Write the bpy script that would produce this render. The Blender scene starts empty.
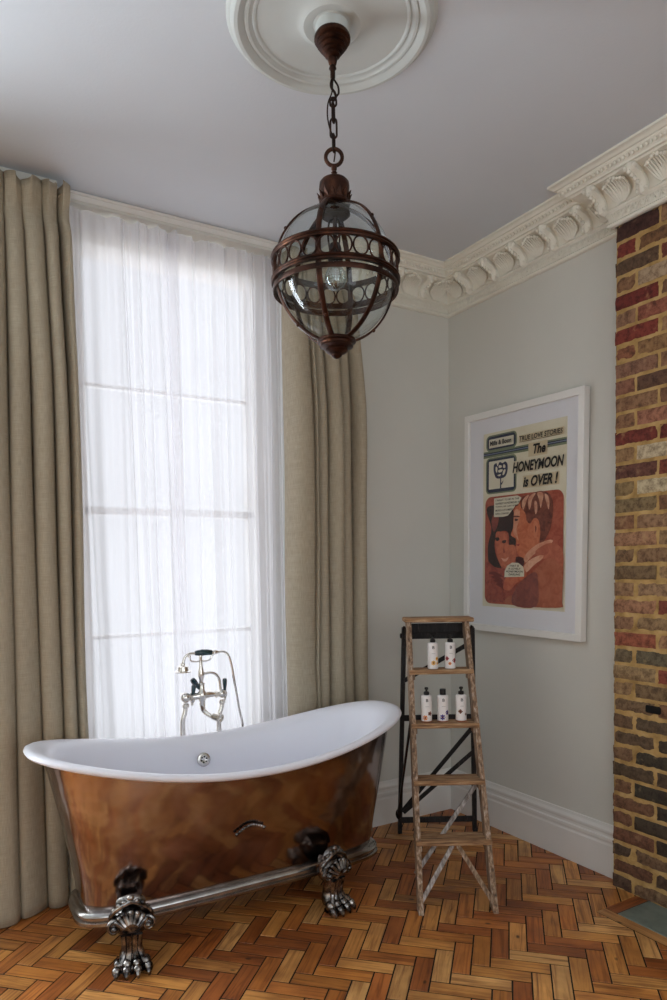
import bpy, math, random
from math import sin, cos, pi, radians, sqrt, atan2, exp
from mathutils import Vector, Matrix, noise
random.seed(7)
SC = bpy.context.scene
COL = SC.collection
WX = .018            # face of the wall with the poster (x)
WY = .018            # face of the window wall (y)
H = 3.21             # ceiling height

# ------------------------------------------------------------------ materials
def lin(c):
    return tuple((v/12.92 if v <= .04045 else ((v+.055)/1.055)**2.4) for v in (x/255 for x in c))
def mat(name, col=(200, 200, 200), rough=.5, metal=0., **k):
    m = bpy.data.materials.new(name); m.use_nodes = True
    b = m.node_tree.nodes['Principled BSDF']
    b.inputs['Base Color'].default_value = (*lin(col), 1)
    b.inputs['Roughness'].default_value = rough
    b.inputs['Metallic'].default_value = metal
    for n, v in k.items():
        b.inputs[n.replace('_', ' ')].default_value = v
    return m
def nd(m, t, **k):
    n = m.node_tree.nodes.new(t)
    for a, v in k.items():
        if a.startswith('i_'): n.inputs[a[2:].replace('_', ' ')].default_value = v
        else: setattr(n, a, v)
    return n
def lk(m, a, b): m.node_tree.links.new(a, b)
def bsdf(m): return m.node_tree.nodes['Principled BSDF']
def ramp(m, stops):
    r = nd(m, 'ShaderNodeValToRGB'); e = r.color_ramp.elements
    while len(e) < len(stops): e.new(.5)
    for i, (p, c) in enumerate(stops):
        e[i].position = p; e[i].color = (*lin(c), 1)
    return r
def coords(m, scale=(1, 1, 1), kind='Object', rot=(0, 0, 0)):
    t = nd(m, 'ShaderNodeTexCoord'); mp = nd(m, 'ShaderNodeMapping')
    mp.inputs['Scale'].default_value = scale; mp.inputs['Rotation'].default_value = rot
    lk(m, t.outputs[kind], mp.inputs['Vector']); return mp.outputs['Vector']
def noisy(name, stops, scale=8, sc=(1, 1, 1), rough=.5, metal=0, bump=0, bscale=None, detail=5, rr=None, kind='Object', dist=0, **k):
    m = mat(name, rough=rough, metal=metal, **k)
    v = coords(m, sc, kind)
    n = nd(m, 'ShaderNodeTexNoise', i_Scale=scale, i_Detail=detail, i_Roughness=.6, i_Distortion=dist)
    lk(m, v, n.inputs['Vector'])
    r = ramp(m, stops); lk(m, n.outputs['Fac'], r.inputs['Fac']); lk(m, r.outputs['Color'], bsdf(m).inputs['Base Color'])
    if rr:
        mr = nd(m, 'ShaderNodeMapRange'); mr.inputs['To Min'].default_value = rr[0]; mr.inputs['To Max'].default_value = rr[1]
        lk(m, n.outputs['Fac'], mr.inputs['Value']); lk(m, mr.outputs['Result'], bsdf(m).inputs['Roughness'])
    if bump:
        n2 = nd(m, 'ShaderNodeTexNoise', i_Scale=bscale or scale*3, i_Detail=6.); lk(m, v, n2.inputs['Vector'])
        b = nd(m, 'ShaderNodeBump', i_Strength=1., i_Distance=bump); lk(m, n2.outputs['Fac'], b.inputs['Height'])
        lk(m, b.outputs['Normal'], bsdf(m).inputs['Normal'])
    return m

M = {}
M['wall'] = noisy('wall_paint', [(.3, (203, 202, 194)), (.7, (206, 205, 197))], 2.5, rough=.75, bump=.0006, bscale=120)
M['ceiling'] = noisy('ceiling_paint', [(.3, (202, 208, 215)), (.7, (206, 212, 219))], 1.5, rough=.85, bump=.0006, bscale=90)
M['plaster'] = noisy('cornice_plaster', [(.3, (224, 221, 208)), (.7, (230, 228, 216))], 9, rough=.7, bump=.0015, bscale=70)
M['rose'] = noisy('rose_plaster', [(.3, (188, 193, 191)), (.7, (193, 198, 196))], 3, rough=.85)
M['trim'] = noisy('trim_gloss', [(.3, (222, 220, 215)), (.7, (226, 224, 219))], 5, rough=.38, bump=.0003, bscale=60)
M['window_paint'] = mat('window_paint', (228, 226, 222), .45)

# linen
def linen(name, c1, c2, transl=.15):
    m = mat(name, c1, .85); nt = m.node_tree
    v = coords(m, (1, 1, 1), 'UV')
    a = nd(m, 'ShaderNodeTexNoise', i_Scale=1., i_Detail=4.); mp = nd(m, 'ShaderNodeMapping'); mp.inputs['Scale'].default_value = (500, 22, 1)
    lk(m, v, mp.inputs['Vector']); lk(m, mp.outputs['Vector'], a.inputs['Vector'])
    b = nd(m, 'ShaderNodeTexNoise', i_Scale=1., i_Detail=4.); mp2 = nd(m, 'ShaderNodeMapping'); mp2.inputs['Scale'].default_value = (18, 500, 1)
    lk(m, v, mp2.inputs['Vector']); lk(m, mp2.outputs['Vector'], b.inputs['Vector'])
    ad = nd(m, 'ShaderNodeMath', operation='ADD'); lk(m, a.outputs['Fac'], ad.inputs[0]); lk(m, b.outputs['Fac'], ad.inputs[1])
    dv = nd(m, 'ShaderNodeMath', operation='MULTIPLY'); dv.inputs[1].default_value = .5; lk(m, ad.outputs[0], dv.inputs[0])
    r = ramp(m, [(.38, c1), (.62, c2)]); lk(m, dv.outputs[0], r.inputs['Fac'])
    lk(m, r.outputs['Color'], bsdf(m).inputs['Base Color'])
    bp = nd(m, 'ShaderNodeBump', i_Strength=.5, i_Distance=.0008); lk(m, dv.outputs[0], bp.inputs['Height']); lk(m, bp.outputs['Normal'], bsdf(m).inputs['Normal'])
    tr = nd(m, 'ShaderNodeBsdfTranslucent'); lk(m, r.outputs['Color'], tr.inputs['Color'])
    mx = nd(m, 'ShaderNodeMixShader'); mx.inputs[0].default_value = transl
    out = nt.nodes['Material Output']
    lk(m, bsdf(m).outputs[0], mx.inputs[1]); lk(m, tr.outputs[0], mx.inputs[2]); lk(m, mx.outputs[0], out.inputs['Surface'])
    return m
M['linen'] = linen('taupe_linen', (154, 143, 122), (176, 164, 142), .02)

def sheer(name, tint, clear):
    m = bpy.data.materials.new(name); m.use_nodes = True; nt = m.node_tree; nt.nodes.clear()
    out = nd(m, 'ShaderNodeOutputMaterial')
    tp = nd(m, 'ShaderNodeBsdfTransparent'); tl = nd(m, 'ShaderNodeBsdfTranslucent'); df = nd(m, 'ShaderNodeBsdfDiffuse')
    for n in (tl, df): n.inputs['Color'].default_value = (*lin(tint), 1)
    m1 = nd(m, 'ShaderNodeMixShader'); m1.inputs[0].default_value = .45
    lk(m, tl.outputs[0], m1.inputs[1]); lk(m, df.outputs[0], m1.inputs[2])
    v = coords(m, (1, 1, 1), 'UV'); mp = nd(m, 'ShaderNodeMapping'); mp.inputs['Scale'].default_value = (240, 6, 1)
    n = nd(m, 'ShaderNodeTexNoise', i_Scale=1., i_Detail=5.); lk(m, v, mp.inputs['Vector']); lk(m, mp.outputs['Vector'], n.inputs['Vector'])
    lw = nd(m, 'ShaderNodeLayerWeight', i_Blend=.35)
    mr = nd(m, 'ShaderNodeMapRange'); mr.inputs['To Min'].default_value = 1-clear-.03; mr.inputs['To Max'].default_value = 1-clear+.03
    lk(m, n.outputs['Fac'], mr.inputs['Value'])
    ad = nd(m, 'ShaderNodeMath', operation='MULTIPLY_ADD', use_clamp=True); ad.inputs[1].default_value = .25
    lk(m, lw.outputs['Facing'], ad.inputs[0]); lk(m, mr.outputs['Result'], ad.inputs[2])
    mx = nd(m, 'ShaderNodeMixShader'); lk(m, ad.outputs[0], mx.inputs[0]); lk(m, tp.outputs[0], mx.inputs[1]); lk(m, m1.outputs[0], mx.inputs[2])
    lk(m, mx.outputs[0], out.inputs['Surface'])
    return m
M['sheer'] = sheer('sheer_voile', (238, 237, 240), .44)
M['blind'] = sheer('blind_fabric', (236, 232, 226), .04)

def thin_glass(name, tint=(235, 240, 240), f0=.08, rough=.02):
    m = bpy.data.materials.new(name); m.use_nodes = True; m.node_tree.nodes.clear()
    out = nd(m, 'ShaderNodeOutputMaterial')
    tp = nd(m, 'ShaderNodeBsdfTransparent'); tp.inputs['Color'].default_value = (*lin(tint), 1)
    gl = nd(m, 'ShaderNodeBsdfGlossy', i_Roughness=rough)
    lw = nd(m, 'ShaderNodeLayerWeight', i_Blend=.25); mr = nd(m, 'ShaderNodeMapRange')
    mr.inputs['To Min'].default_value = f0; mr.inputs['To Max'].default_value = .9
    pw = nd(m, 'ShaderNodeMath', operation='POWER'); pw.inputs[1].default_value = 2.2
    lk(m, lw.outputs['Facing'], pw.inputs[0]); lk(m, pw.outputs[0], mr.inputs['Value'])
    mx = nd(m, 'ShaderNodeMixShader'); lk(m, mr.outputs['Result'], mx.inputs[0]); lk(m, tp.outputs[0], mx.inputs[1]); lk(m, gl.outputs[0], mx.inputs[2])
    lk(m, mx.outputs[0], out.inputs['Surface']); return m
M['glass'] = thin_glass('lantern_glass', (243, 248, 249), .035)
M['pane'] = thin_glass('window_glass', (250, 252, 252), .04)
M['picture_glass'] = thin_glass('picture_glass', (250, 250, 250), .035, .03)
M['bulb_glass'] = thin_glass('bulb_glass', (232, 238, 236), .22)

# herringbone blocks: tone attribute x grain
def wood_floor():
    m = mat('pine_parquet', (150, 95, 50), .38)
    at = nd(m, 'ShaderNodeVertexColor', layer_name='tone')
    v = coords(m, (1, 1, 1), 'UV')
    mp = nd(m, 'ShaderNodeMapping'); mp.inputs['Scale'].default_value = (2.2, 38, 1); lk(m, v, mp.inputs['Vector'])
    n = nd(m, 'ShaderNodeTexNoise', i_Scale=1., i_Detail=6., i_Roughness=.62, i_Distortion=1.6); lk(m, mp.outputs['Vector'], n.inputs['Vector'])
    mp3 = nd(m, 'ShaderNodeMapping'); mp3.inputs['Scale'].default_value = (7, 7, 1); lk(m, v, mp3.inputs['Vector'])
    n3 = nd(m, 'ShaderNodeTexNoise', i_Scale=1., i_Detail=3.); lk(m, mp3.outputs['Vector'], n3.inputs['Vector'])
    r = ramp(m, [(.28, (92, 54, 32)), (.41, (186, 158, 130)), (.52, (236, 224, 206)), (.8, (255, 252, 244))])
    lk(m, n.outputs['Fac'], r.inputs['Fac'])
    mx = nd(m, 'ShaderNodeMix', data_type='RGBA', blend_type='MULTIPLY'); mx.inputs[0].default_value = .8
    lk(m, at.outputs['Color'], mx.inputs[6]); lk(m, r.outputs['Color'], mx.inputs[7])
    r3 = ramp(m, [(.3, (190, 175, 165)), (.6, (255, 255, 255))]); lk(m, n3.outputs['Fac'], r3.inputs['Fac'])
    mx2 = nd(m, 'ShaderNodeMix', data_type='RGBA', blend_type='MULTIPLY'); mx2.inputs[0].default_value = .75
    lk(m, mx.outputs[2], mx2.inputs[6]); lk(m, r3.outputs['Color'], mx2.inputs[7])
    # knots
    mpk = nd(m, 'ShaderNodeMapping'); mpk.inputs['Scale'].default_value = (5, 9, 1); lk(m, v, mpk.inputs['Vector'])
    vo = nd(m, 'ShaderNodeTexVoronoi', i_Scale=1.); lk(m, mpk.outputs['Vector'], vo.inputs['Vector'])
    rk = ramp(m, [(.035, (60, 30, 16)), (.085, (255, 255, 255))]); lk(m, vo.outputs['Distance'], rk.inputs['Fac'])
    mx3 = nd(m, 'ShaderNodeMix', data_type='RGBA', blend_type='MULTIPLY'); mx3.inputs[0].default_value = .85
    lk(m, mx2.outputs[2], mx3.inputs[6]); lk(m, rk.outputs['Color'], mx3.inputs[7])
    lk(m, mx3.outputs[2], bsdf(m).inputs['Base Color'])
    mr = nd(m, 'ShaderNodeMapRange'); mr.inputs['To Min'].default_value = .3; mr.inputs['To Max'].default_value = .52
    lk(m, n3.outputs['Fac'], mr.inputs['Value']); lk(m, mr.outputs['Result'], bsdf(m).inputs['Roughness'])
    b = nd(m, 'ShaderNodeBump', i_Strength=.6, i_Distance=.0012); lk(m, n.outputs['Fac'], b.inputs['Height']); lk(m, b.outputs['Normal'], bsdf(m).inputs['Normal'])
    return m
M['parquet'] = wood_floor()
M['gap'] = mat('floor_gap', (16, 9, 6), .9)

def brick_mat():
    m = mat('brick', (150, 100, 80), .92)
    at = nd(m, 'ShaderNodeVertexColor', layer_name='tone'); v = coords(m)
    n = nd(m, 'ShaderNodeTexNoise', i_Scale=34., i_Detail=9., i_Roughness=.78); lk(m, v, n.inputs['Vector'])
    r = ramp(m, [(.3, (70, 58, 52)), (.42, (165, 150, 140)), (.54, (235, 228, 220)), (.72, (255, 252, 245))]); lk(m, n.outputs['Fac'], r.inputs['Fac'])
    mx = nd(m, 'ShaderNodeMix', data_type='RGBA', blend_type='MULTIPLY'); mx.inputs[0].default_value = .85
    lk(m, at.outputs['Color'], mx.inputs[6]); lk(m, r.outputs['Color'], mx.inputs[7])
    # smears of pale mortar / lime
    n2 = nd(m, 'ShaderNodeTexNoise', i_Scale=17., i_Detail=5.); lk(m, v, n2.inputs['Vector'])
    r2 = ramp(m, [(.62, (0, 0, 0)), (.72, (150, 150, 150))]); lk(m, n2.outputs['Fac'], r2.inputs['Fac'])
    mx2 = nd(m, 'ShaderNodeMix', data_type='RGBA'); mx2.inputs[7].default_value = (*lin((188, 160, 112)), 1)
    lk(m, r2.outputs['Color'], mx2.inputs[0]); lk(m, mx.outputs[2], mx2.inputs[6]); lk(m, mx2.outputs[2], bsdf(m).inputs['Base Color'])
    b = nd(m, 'ShaderNodeBump', i_Strength=1., i_Distance=.006); lk(m, n.outputs['Fac'], b.inputs['Height']); lk(m, b.outputs['Normal'], bsdf(m).inputs['Normal'])
    return m
M['brick'] = brick_mat()
M['mortar'] = noisy('lime_mortar', [(.3, (142, 112, 64)), (.5, (178, 144, 88)), (.75, (198, 168, 116))], 14, rough=.95, bump=.006, bscale=60)
M['slate'] = noisy('hearth_slate', [(.3, (92, 100, 92)), (.7, (116, 124, 114))], 14, rough=.55, bump=.001, bscale=40)
M['hole'] = mat('soot_hole', (14, 12, 11), 1.)

# metals
M['bronze'] = noisy('aged_bronze', [(.3, (30, 19, 15)), (.55, (66, 40, 29)), (.8, (112, 72, 50))], 22, rough=.42, metal=.85, bump=.0012, bscale=80, rr=(.3, .55))
M['dark_iron'] = noisy('dark_iron', [(.3, (26, 20, 18)), (.7, (58, 40, 32))], 30, rough=.5, metal=.8)
M['nickel'] = noisy('polished_nickel', [(.3, (226, 222, 214)), (.7, (238, 234, 228))], 6, rough=.2, metal=1.)
M['teal'] = mat('dark_teal_enamel', (20, 50, 56), .18, 0, Coat_Weight=.6)
M['grille'] = mat('chrome_grille', (196, 194, 190), .2, 1.)
M['black_hole'] = mat('grille_hole', (12, 12, 12), .9)

def copper():
    m = mat('burnished_copper', (150, 105, 80), .16, 1.)
    v = coords(m, (1, 1, 1.2))
    n = nd(m, 'ShaderNodeTexNoise', i_Scale=3.2, i_Detail=3., i_Distortion=1.2); lk(m, v, n.inputs['Vector'])
    r = ramp(m, [(.28, (134, 116, 108)), (.5, (160, 146, 140)), (.7, (182, 176, 178))]); lk(m, n.outputs['Fac'], r.inputs['Fac'])
    # violet blue tint along the top right edge
    t = nd(m, 'ShaderNodeTexCoord'); sp = nd(m, 'ShaderNodeSeparateXYZ'); lk(m, t.outputs['Object'], sp.inputs[0])
    n2 = nd(m, 'ShaderNodeTexNoise', i_Scale=5., i_Detail=2.); lk(m, t.outputs['Object'], n2.inputs['Vector'])
    ma = nd(m, 'ShaderNodeMath', operation='MULTIPLY_ADD'); ma.inputs[1].default_value = .12; lk(m, n2.outputs['Fac'], ma.inputs[0]); lk(m, sp.outputs['Z'], ma.inputs[2])
    xs = nd(m, 'ShaderNodeMath', operation='MULTIPLY_ADD'); xs.inputs[1].default_value = -.13; lk(m, sp.outputs['X'], xs.inputs[0]); lk(m, ma.outputs[0], xs.inputs[2])
    r1 = ramp(m, [(.64, (0, 0, 0)), (.69, (190, 190, 190))]); lk(m, xs.outputs[0], r1.inputs['Fac'])
    mx0 = ramp(m, [(.0, (0, 0, 0)), (.35, (235, 235, 235))]); lk(m, sp.outputs['X'], mx0.inputs['Fac'])
    ml = nd(m, 'ShaderNodeMath', operation='MULTIPLY'); lk(m, r1.outputs['Color'], ml.inputs[0]); lk(m, mx0.outputs['Color'], ml.inputs[1])
    mx = nd(m, 'ShaderNodeMix', data_type='RGBA'); mx.inputs[7].default_value = (*lin((58, 62, 100)), 1)
    lk(m, ml.outputs[0], mx.inputs[0]); lk(m, r.outputs['Color'], mx.inputs[6]); lk(m, mx.outputs[2], bsdf(m).inputs['Base Color'])
    mr = nd(m, 'ShaderNodeMapRange'); mr.inputs['To Min'].default_value = .07; mr.inputs['To Max'].default_value = .2
    lk(m, n.outputs['Fac'], mr.inputs['Value']); lk(m, mr.outputs['Result'], bsdf(m).inputs['Roughness'])
    b = nd(m, 'ShaderNodeBump', i_Strength=.35, i_Distance=.02); n4 = nd(m, 'ShaderNodeTexNoise', i_Scale=4.5, i_Detail=2.)
    lk(m, v, n4.inputs['Vector']); lk(m, n4.outputs['Fac'], b.inputs['Height']); lk(m, b.outputs['Normal'], bsdf(m).inputs['Normal'])
    return m
M['copper'] = copper()
M['enamel'] = mat('white_enamel', (234, 235, 243), .3)
M['pewter'] = noisy('pewter', [(.3, (140, 136, 132)), (.7, (186, 184, 182))], 10, rough=.24, metal=1.)
M['antique'] = noisy('antiqued_silver', [(.35, (34, 32, 34)), (.5, (120, 116, 114)), (.7, (196, 190, 184))], 30, rough=.26, metal=1.)

def old_wood(name, stops, sc, rough=.8):
    return noisy(name, stops, 6, sc, rough, bump=.0015, bscale=14, detail=7, dist=.15)
WS = [(.3, (62, 46, 36)), (.43, (114, 90, 70)), (.53, (148, 120, 94)), (.62, (176, 156, 138)), (.74, (208, 200, 194))]
M['step_wood'] = old_wood('worn_step_wood', [(.3, (66, 46, 32)), (.45, (138, 102, 70)), (.6, (172, 136, 98)), (.75, (212, 190, 160))], (1.5, 12, 20))
M['stile_wood'] = old_wood('worn_stile_wood', WS, (16, 16, .9))
M['grey_wood'] = old_wood('paint_worn_grey_wood', [(.3, (84, 74, 68)), (.5, (150, 142, 136)), (.7, (204, 198, 194))], (12, 12, 2.5))
M['black_wood'] = old_wood('black_stained_wood', [(.3, (14, 12, 12)), (.6, (36, 32, 32)), (.8, (92, 82, 78))], (16, 16, 3))
M['bottle'] = mat('white_plastic', (232, 228, 226), .32)
M['black_plastic'] = mat('black_plastic', (14, 15, 17), .35)
M['amber'] = mat('amber_base', (150, 84, 46), .3)
M['ink'] = mat('print_ink', (30, 30, 34), .6)
for n, c in dict(yellow=(226, 168, 30), red=(150, 22, 34), orange=(214, 130, 60), violet=(60, 48, 130), brown=(120, 70, 40), maroon=(90, 20, 30), palegrey=(190, 188, 186)).items():
    M['p_'+n] = mat('print_'+n, c, .45)

# ------------------------------------------------------------------ mesh builder
class MB:
    def __init__(s): s.v = []; s.f = []; s.m = []; s.uv = []; s.tone = []; s.mi = 0; s.t = None
    def add(s, vs, fs, mi=None, uvs=None, tone=None):
        o = len(s.v); s.v += [Vector(p) for p in vs]
        for i, f in enumerate(fs):
            s.f.append([o+j for j in f]); s.m.append(s.mi if mi is None else mi)
            s.uv.append(uvs[i] if uvs else None); s.tone.append(tone)
        return s
    def box(s, c, d, R=None, bev=0, mi=None):
        x, y, z = d[0]/2, d[1]/2, d[2]/2
        if bev:
            b = bev; vs = []; 
            def P(p): return p
            sg = [(-1, -1), (1, -1), (1, 1), (-1, 1)]
            rings = []
            for zz, k in ((-z, b), (-z+b, 0), (z-b, 0), (z, b)):
                r = []
                for i, (sx, sy) in enumerate(sg):
                    if i % 2 == 0: pts = [(sx*(x-k), sy*(y-b)) if 0 else (sx*(x-k), sy*(y-b-k*0)), (sx*(x-b), sy*(y-k))]
                    else: pts = [(sx*(x-b), sy*(y-k)), (sx*(x-k), sy*(y-b))]
                    r += [(px, py, zz) for px, py in pts]
                rings.append(r)
            for r in rings: vs += r
            fs = [[7-i for i in range(8)], [24+i for i in range(8)]]
            for j in range(3):
                for i in range(8): fs.append([j*8+i, j*8+(i+1) % 8, (j+1)*8+(i+1) % 8, (j+1)*8+i])
        else:
            vs = [(a*x, b_*y, c_*z) for c_ in (-1, 1) for b_ in (-1, 1) for a in (-1, 1)]
            fs = [[0, 2, 3, 1], [4, 5, 7, 6], [0, 1, 5, 4], [2, 6, 7, 3], [0, 4, 6, 2], [1, 3, 7, 5]]
        c = Vector(c)
        vs = [(R @ Vector(p) if R else Vector(p)) + c for p in vs]
        return s.add(vs, fs, mi)
    def bar(s, a, b, w, t, up=(0, 0, 1), bev=0, mi=None, ext=0):
        """rectangular bar from a to b, w = width across 'side', t = thickness along 'up-ish'"""
        a = Vector(a); b = Vector(b); d = (b-a); L = d.length; d.normalize()
        sd = d.cross(Vector(up)); 
        if sd.length < 1e-4: sd = d.cross(Vector((0, 1, 0)))
        sd.normalize(); u = sd.cross(d)
        R = Matrix((sd, u, d)).transposed()
        return s.box((a+b)/2, (w, t, L+ext), R, bev, mi)
    def tube(s, pts, rad, n=10, closed=False, caps=True, mi=None, flat=1.):
        pts = [Vector(p) for p in pts]; N = len(pts)
        rads = rad if isinstance(rad, (list, tuple)) else [rad]*N
        vs = []; prev = None
        for i, p in enumerate(pts):
            if closed: d = pts[(i+1) % N]-pts[i-1]
            else: d = pts[min(i+1, N-1)]-pts[max(i-1, 0)]
            d.normalize()
            if prev is None:
                r = d.cross(Vector((0, 0, 1)))
                if r.length < .05: r = d.cross(Vector((1, 0, 0)))
            else: r = prev - d*prev.dot(d)
            r.normalize(); prev = r; u = d.cross(r)
            for k in range(n):
                a = 2*pi*k/n; vs.append(p + (r*cos(a)+u*sin(a)*flat)*rads[i])
        fs = []
        M_ = N if closed else N-1
        for i in range(M_):
            for k in range(n):
                j = (i+1) % N
                fs.append([i*n+k, i*n+(k+1) % n, j*n+(k+1) % n, j*n+k])
        if caps and not closed:
            fs.append([n-1-k for k in range(n)]); fs.append([(N-1)*n+k for k in range(n)])
        return s.add(vs, fs, mi)
    def lathe(s, prof, c=(0, 0, 0), n=32, axis=None, mi=None, R=None, arc=None):
        c = Vector(c); vs = []; K = len(prof)
        for k in range(n):
            a = 2*pi*k/n
            for r, z in prof:
                p = Vector((r*cos(a), r*sin(a), z)); 
                if R: p = R @ p
                vs.append(p+c)
        fs = []
        for k in range(n):
            j = (k+1) % n
            for i in range(K-1): fs.append([k*K+i, j*K+i, j*K+i+1, k*K+i+1])
        ring_ = prof[0] == prof[-1]
        if prof[0][0] > 1e-5 and not ring_: fs.append([k*K for k in reversed(range(n))])
        if prof[-1][0] > 1e-5 and not ring_: fs.append([k*K+K-1 for k in range(n)])
        return s.add(vs, fs, mi)
    def ball(s, c, r, n=12, R=None, mi=None):
        rx, ry, rz = r if isinstance(r, (tuple, list)) else (r, r, r)
        m = max(6, n//2); vs = []; c = Vector(c)
        for i in range(m+1):
            t = pi*i/m
            for k in range(n):
                a = 2*pi*k/n
                p = Vector((rx*sin(t)*cos(a), ry*sin(t)*sin(a), -rz*cos(t)))
                vs.append((R @ p if R else p)+c)
        fs = []
        for i in range(m):
            for k in range(n):
                fs.append([i*n+k, i*n+(k+1) % n, (i+1)*n+(k+1) % n, (i+1)*n+k])
        return s.add(vs, fs, mi)
    def torus(s, c, R_, r, N=32, n=8, nrm=(0, 0, 1), mi=None, flat=1., arc=(0, 2*pi)):
        nrm = Vector(nrm).normalized(); a = nrm.orthogonal().normalized(); b = nrm.cross(a); c = Vector(c)
        return s.tube([c+(a*cos(2*pi*i/N)+b*sin(2*pi*i/N))*R_ for i in range(N)], r, n, closed=True, mi=mi)
    def grid(s, fn, nu, nv, mi=None, uvf=None, closed_u=False, tone=None):
        vs = []; 
        for j in range(nv+1):
            for i in range(nu+(0 if closed_u else 1)): vs.append(fn(i/nu, j/nv))
        W = nu if closed_u else nu+1; fs = []; uvs = []
        for j in range(nv):
            for i in range(nu):
                i2 = (i+1) % W if closed_u else i+1
                fs.append([j*W+i, j*W+i2, (j+1)*W+i2, (j+1)*W+i])
                if uvf:
                    q = [(i/nu, j/nv), ((i+1)/nu, j/nv), ((i+1)/nu, (j+1)/nv), (i/nu, (j+1)/nv)]
                    uvs.append([uvf(*a) for a in q])
        return s.add(vs, fs, mi, uvs or None, tone)
    def build(s, name, mats, parent=None, smooth=True, world=False, angle=35):
        me = bpy.data.meshes.new(name)
        vs = s.v
        if world and parent is not None:
            inv = MATS[parent.name].inverted(); vs = [inv @ p for p in vs]
        me.from_pydata([tuple(p) for p in vs], [], s.f)
        if not isinstance(mats, (list, tuple)): mats = [mats]
        for q in mats: me.materials.append(M[q] if isinstance(q, str) else q)
        me.polygons.foreach_set('material_index', s.m)
        if any(u for u in s.uv):
            l = me.uv_layers.new(name='UVMap'); k = 0
            for p, u in zip(me.polygons, s.uv):
                for i, li in enumerate(p.loop_indices): l.data[li].uv = u[i] if u else (0, 0)
        if any(t for t in s.tone):
            ca = me.color_attributes.new('tone', 'FLOAT_COLOR', 'CORNER')
            for p, t in zip(me.polygons, s.tone):
                for li in p.loop_indices: ca.data[li].color = (*(t or (.5, .5, .5)), 1)
        me.update()
        if smooth:
            me.polygons.foreach_set('use_smooth', [True]*len(me.polygons))
            try: me.set_sharp_from_angle(angle=radians(angle))
            except Exception: pass
        o = bpy.data.objects.new(name, me); COL.objects.link(o)
        if parent is not None: o.parent = parent
        MATS[o.name] = Matrix.Identity(4) if parent is None else MATS[parent.name]
        return o
MATS = {}
def tag(o, label=None, cat=None, group=None, kind=None):
    if label: o['label'] = label
    if cat: o['category'] = cat
    if group: o['group'] = group
    if kind: o['kind'] = kind
    return o
def thing(name, label, cat, loc=(0, 0, 0), rz=0, group=None, mtx=None):
    o = bpy.data.objects.new(name, None); COL.objects.link(o)
    m = mtx if mtx is not None else Matrix.Translation(loc) @ Matrix.Rotation(rz, 4, 'Z')
    o.matrix_world = m; o.matrix_basis = m; MATS[o.name] = m
    o.empty_display_size = .1
    return tag(o, label, cat, group)
def struct(o): o['kind'] = 'structure'; return o
def cr(pts, k=6, closed=False):
    """Catmull-Rom through points"""
    P = [Vector(p) for p in pts]; out = []; N = len(P)
    rng = range(N) if closed else range(N-1)
    for i in rng:
        p0 = P[i-1] if (closed or i > 0) else P[0]*2-P[1]
        p1 = P[i]; p2 = P[(i+1) % N]; p3 = P[(i+2) % N] if (closed or i+2 < N) else p2*2-p1
        for j in range(k):
            t = j/k
            out.append(.5*((2*p1)+(p2-p0)*t+(2*p0-5*p1+4*p2-p3)*t*t+(3*p1-p0-3*p2+p3)*t**3))
    if not closed: out.append(P[-1])
    return out

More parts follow.
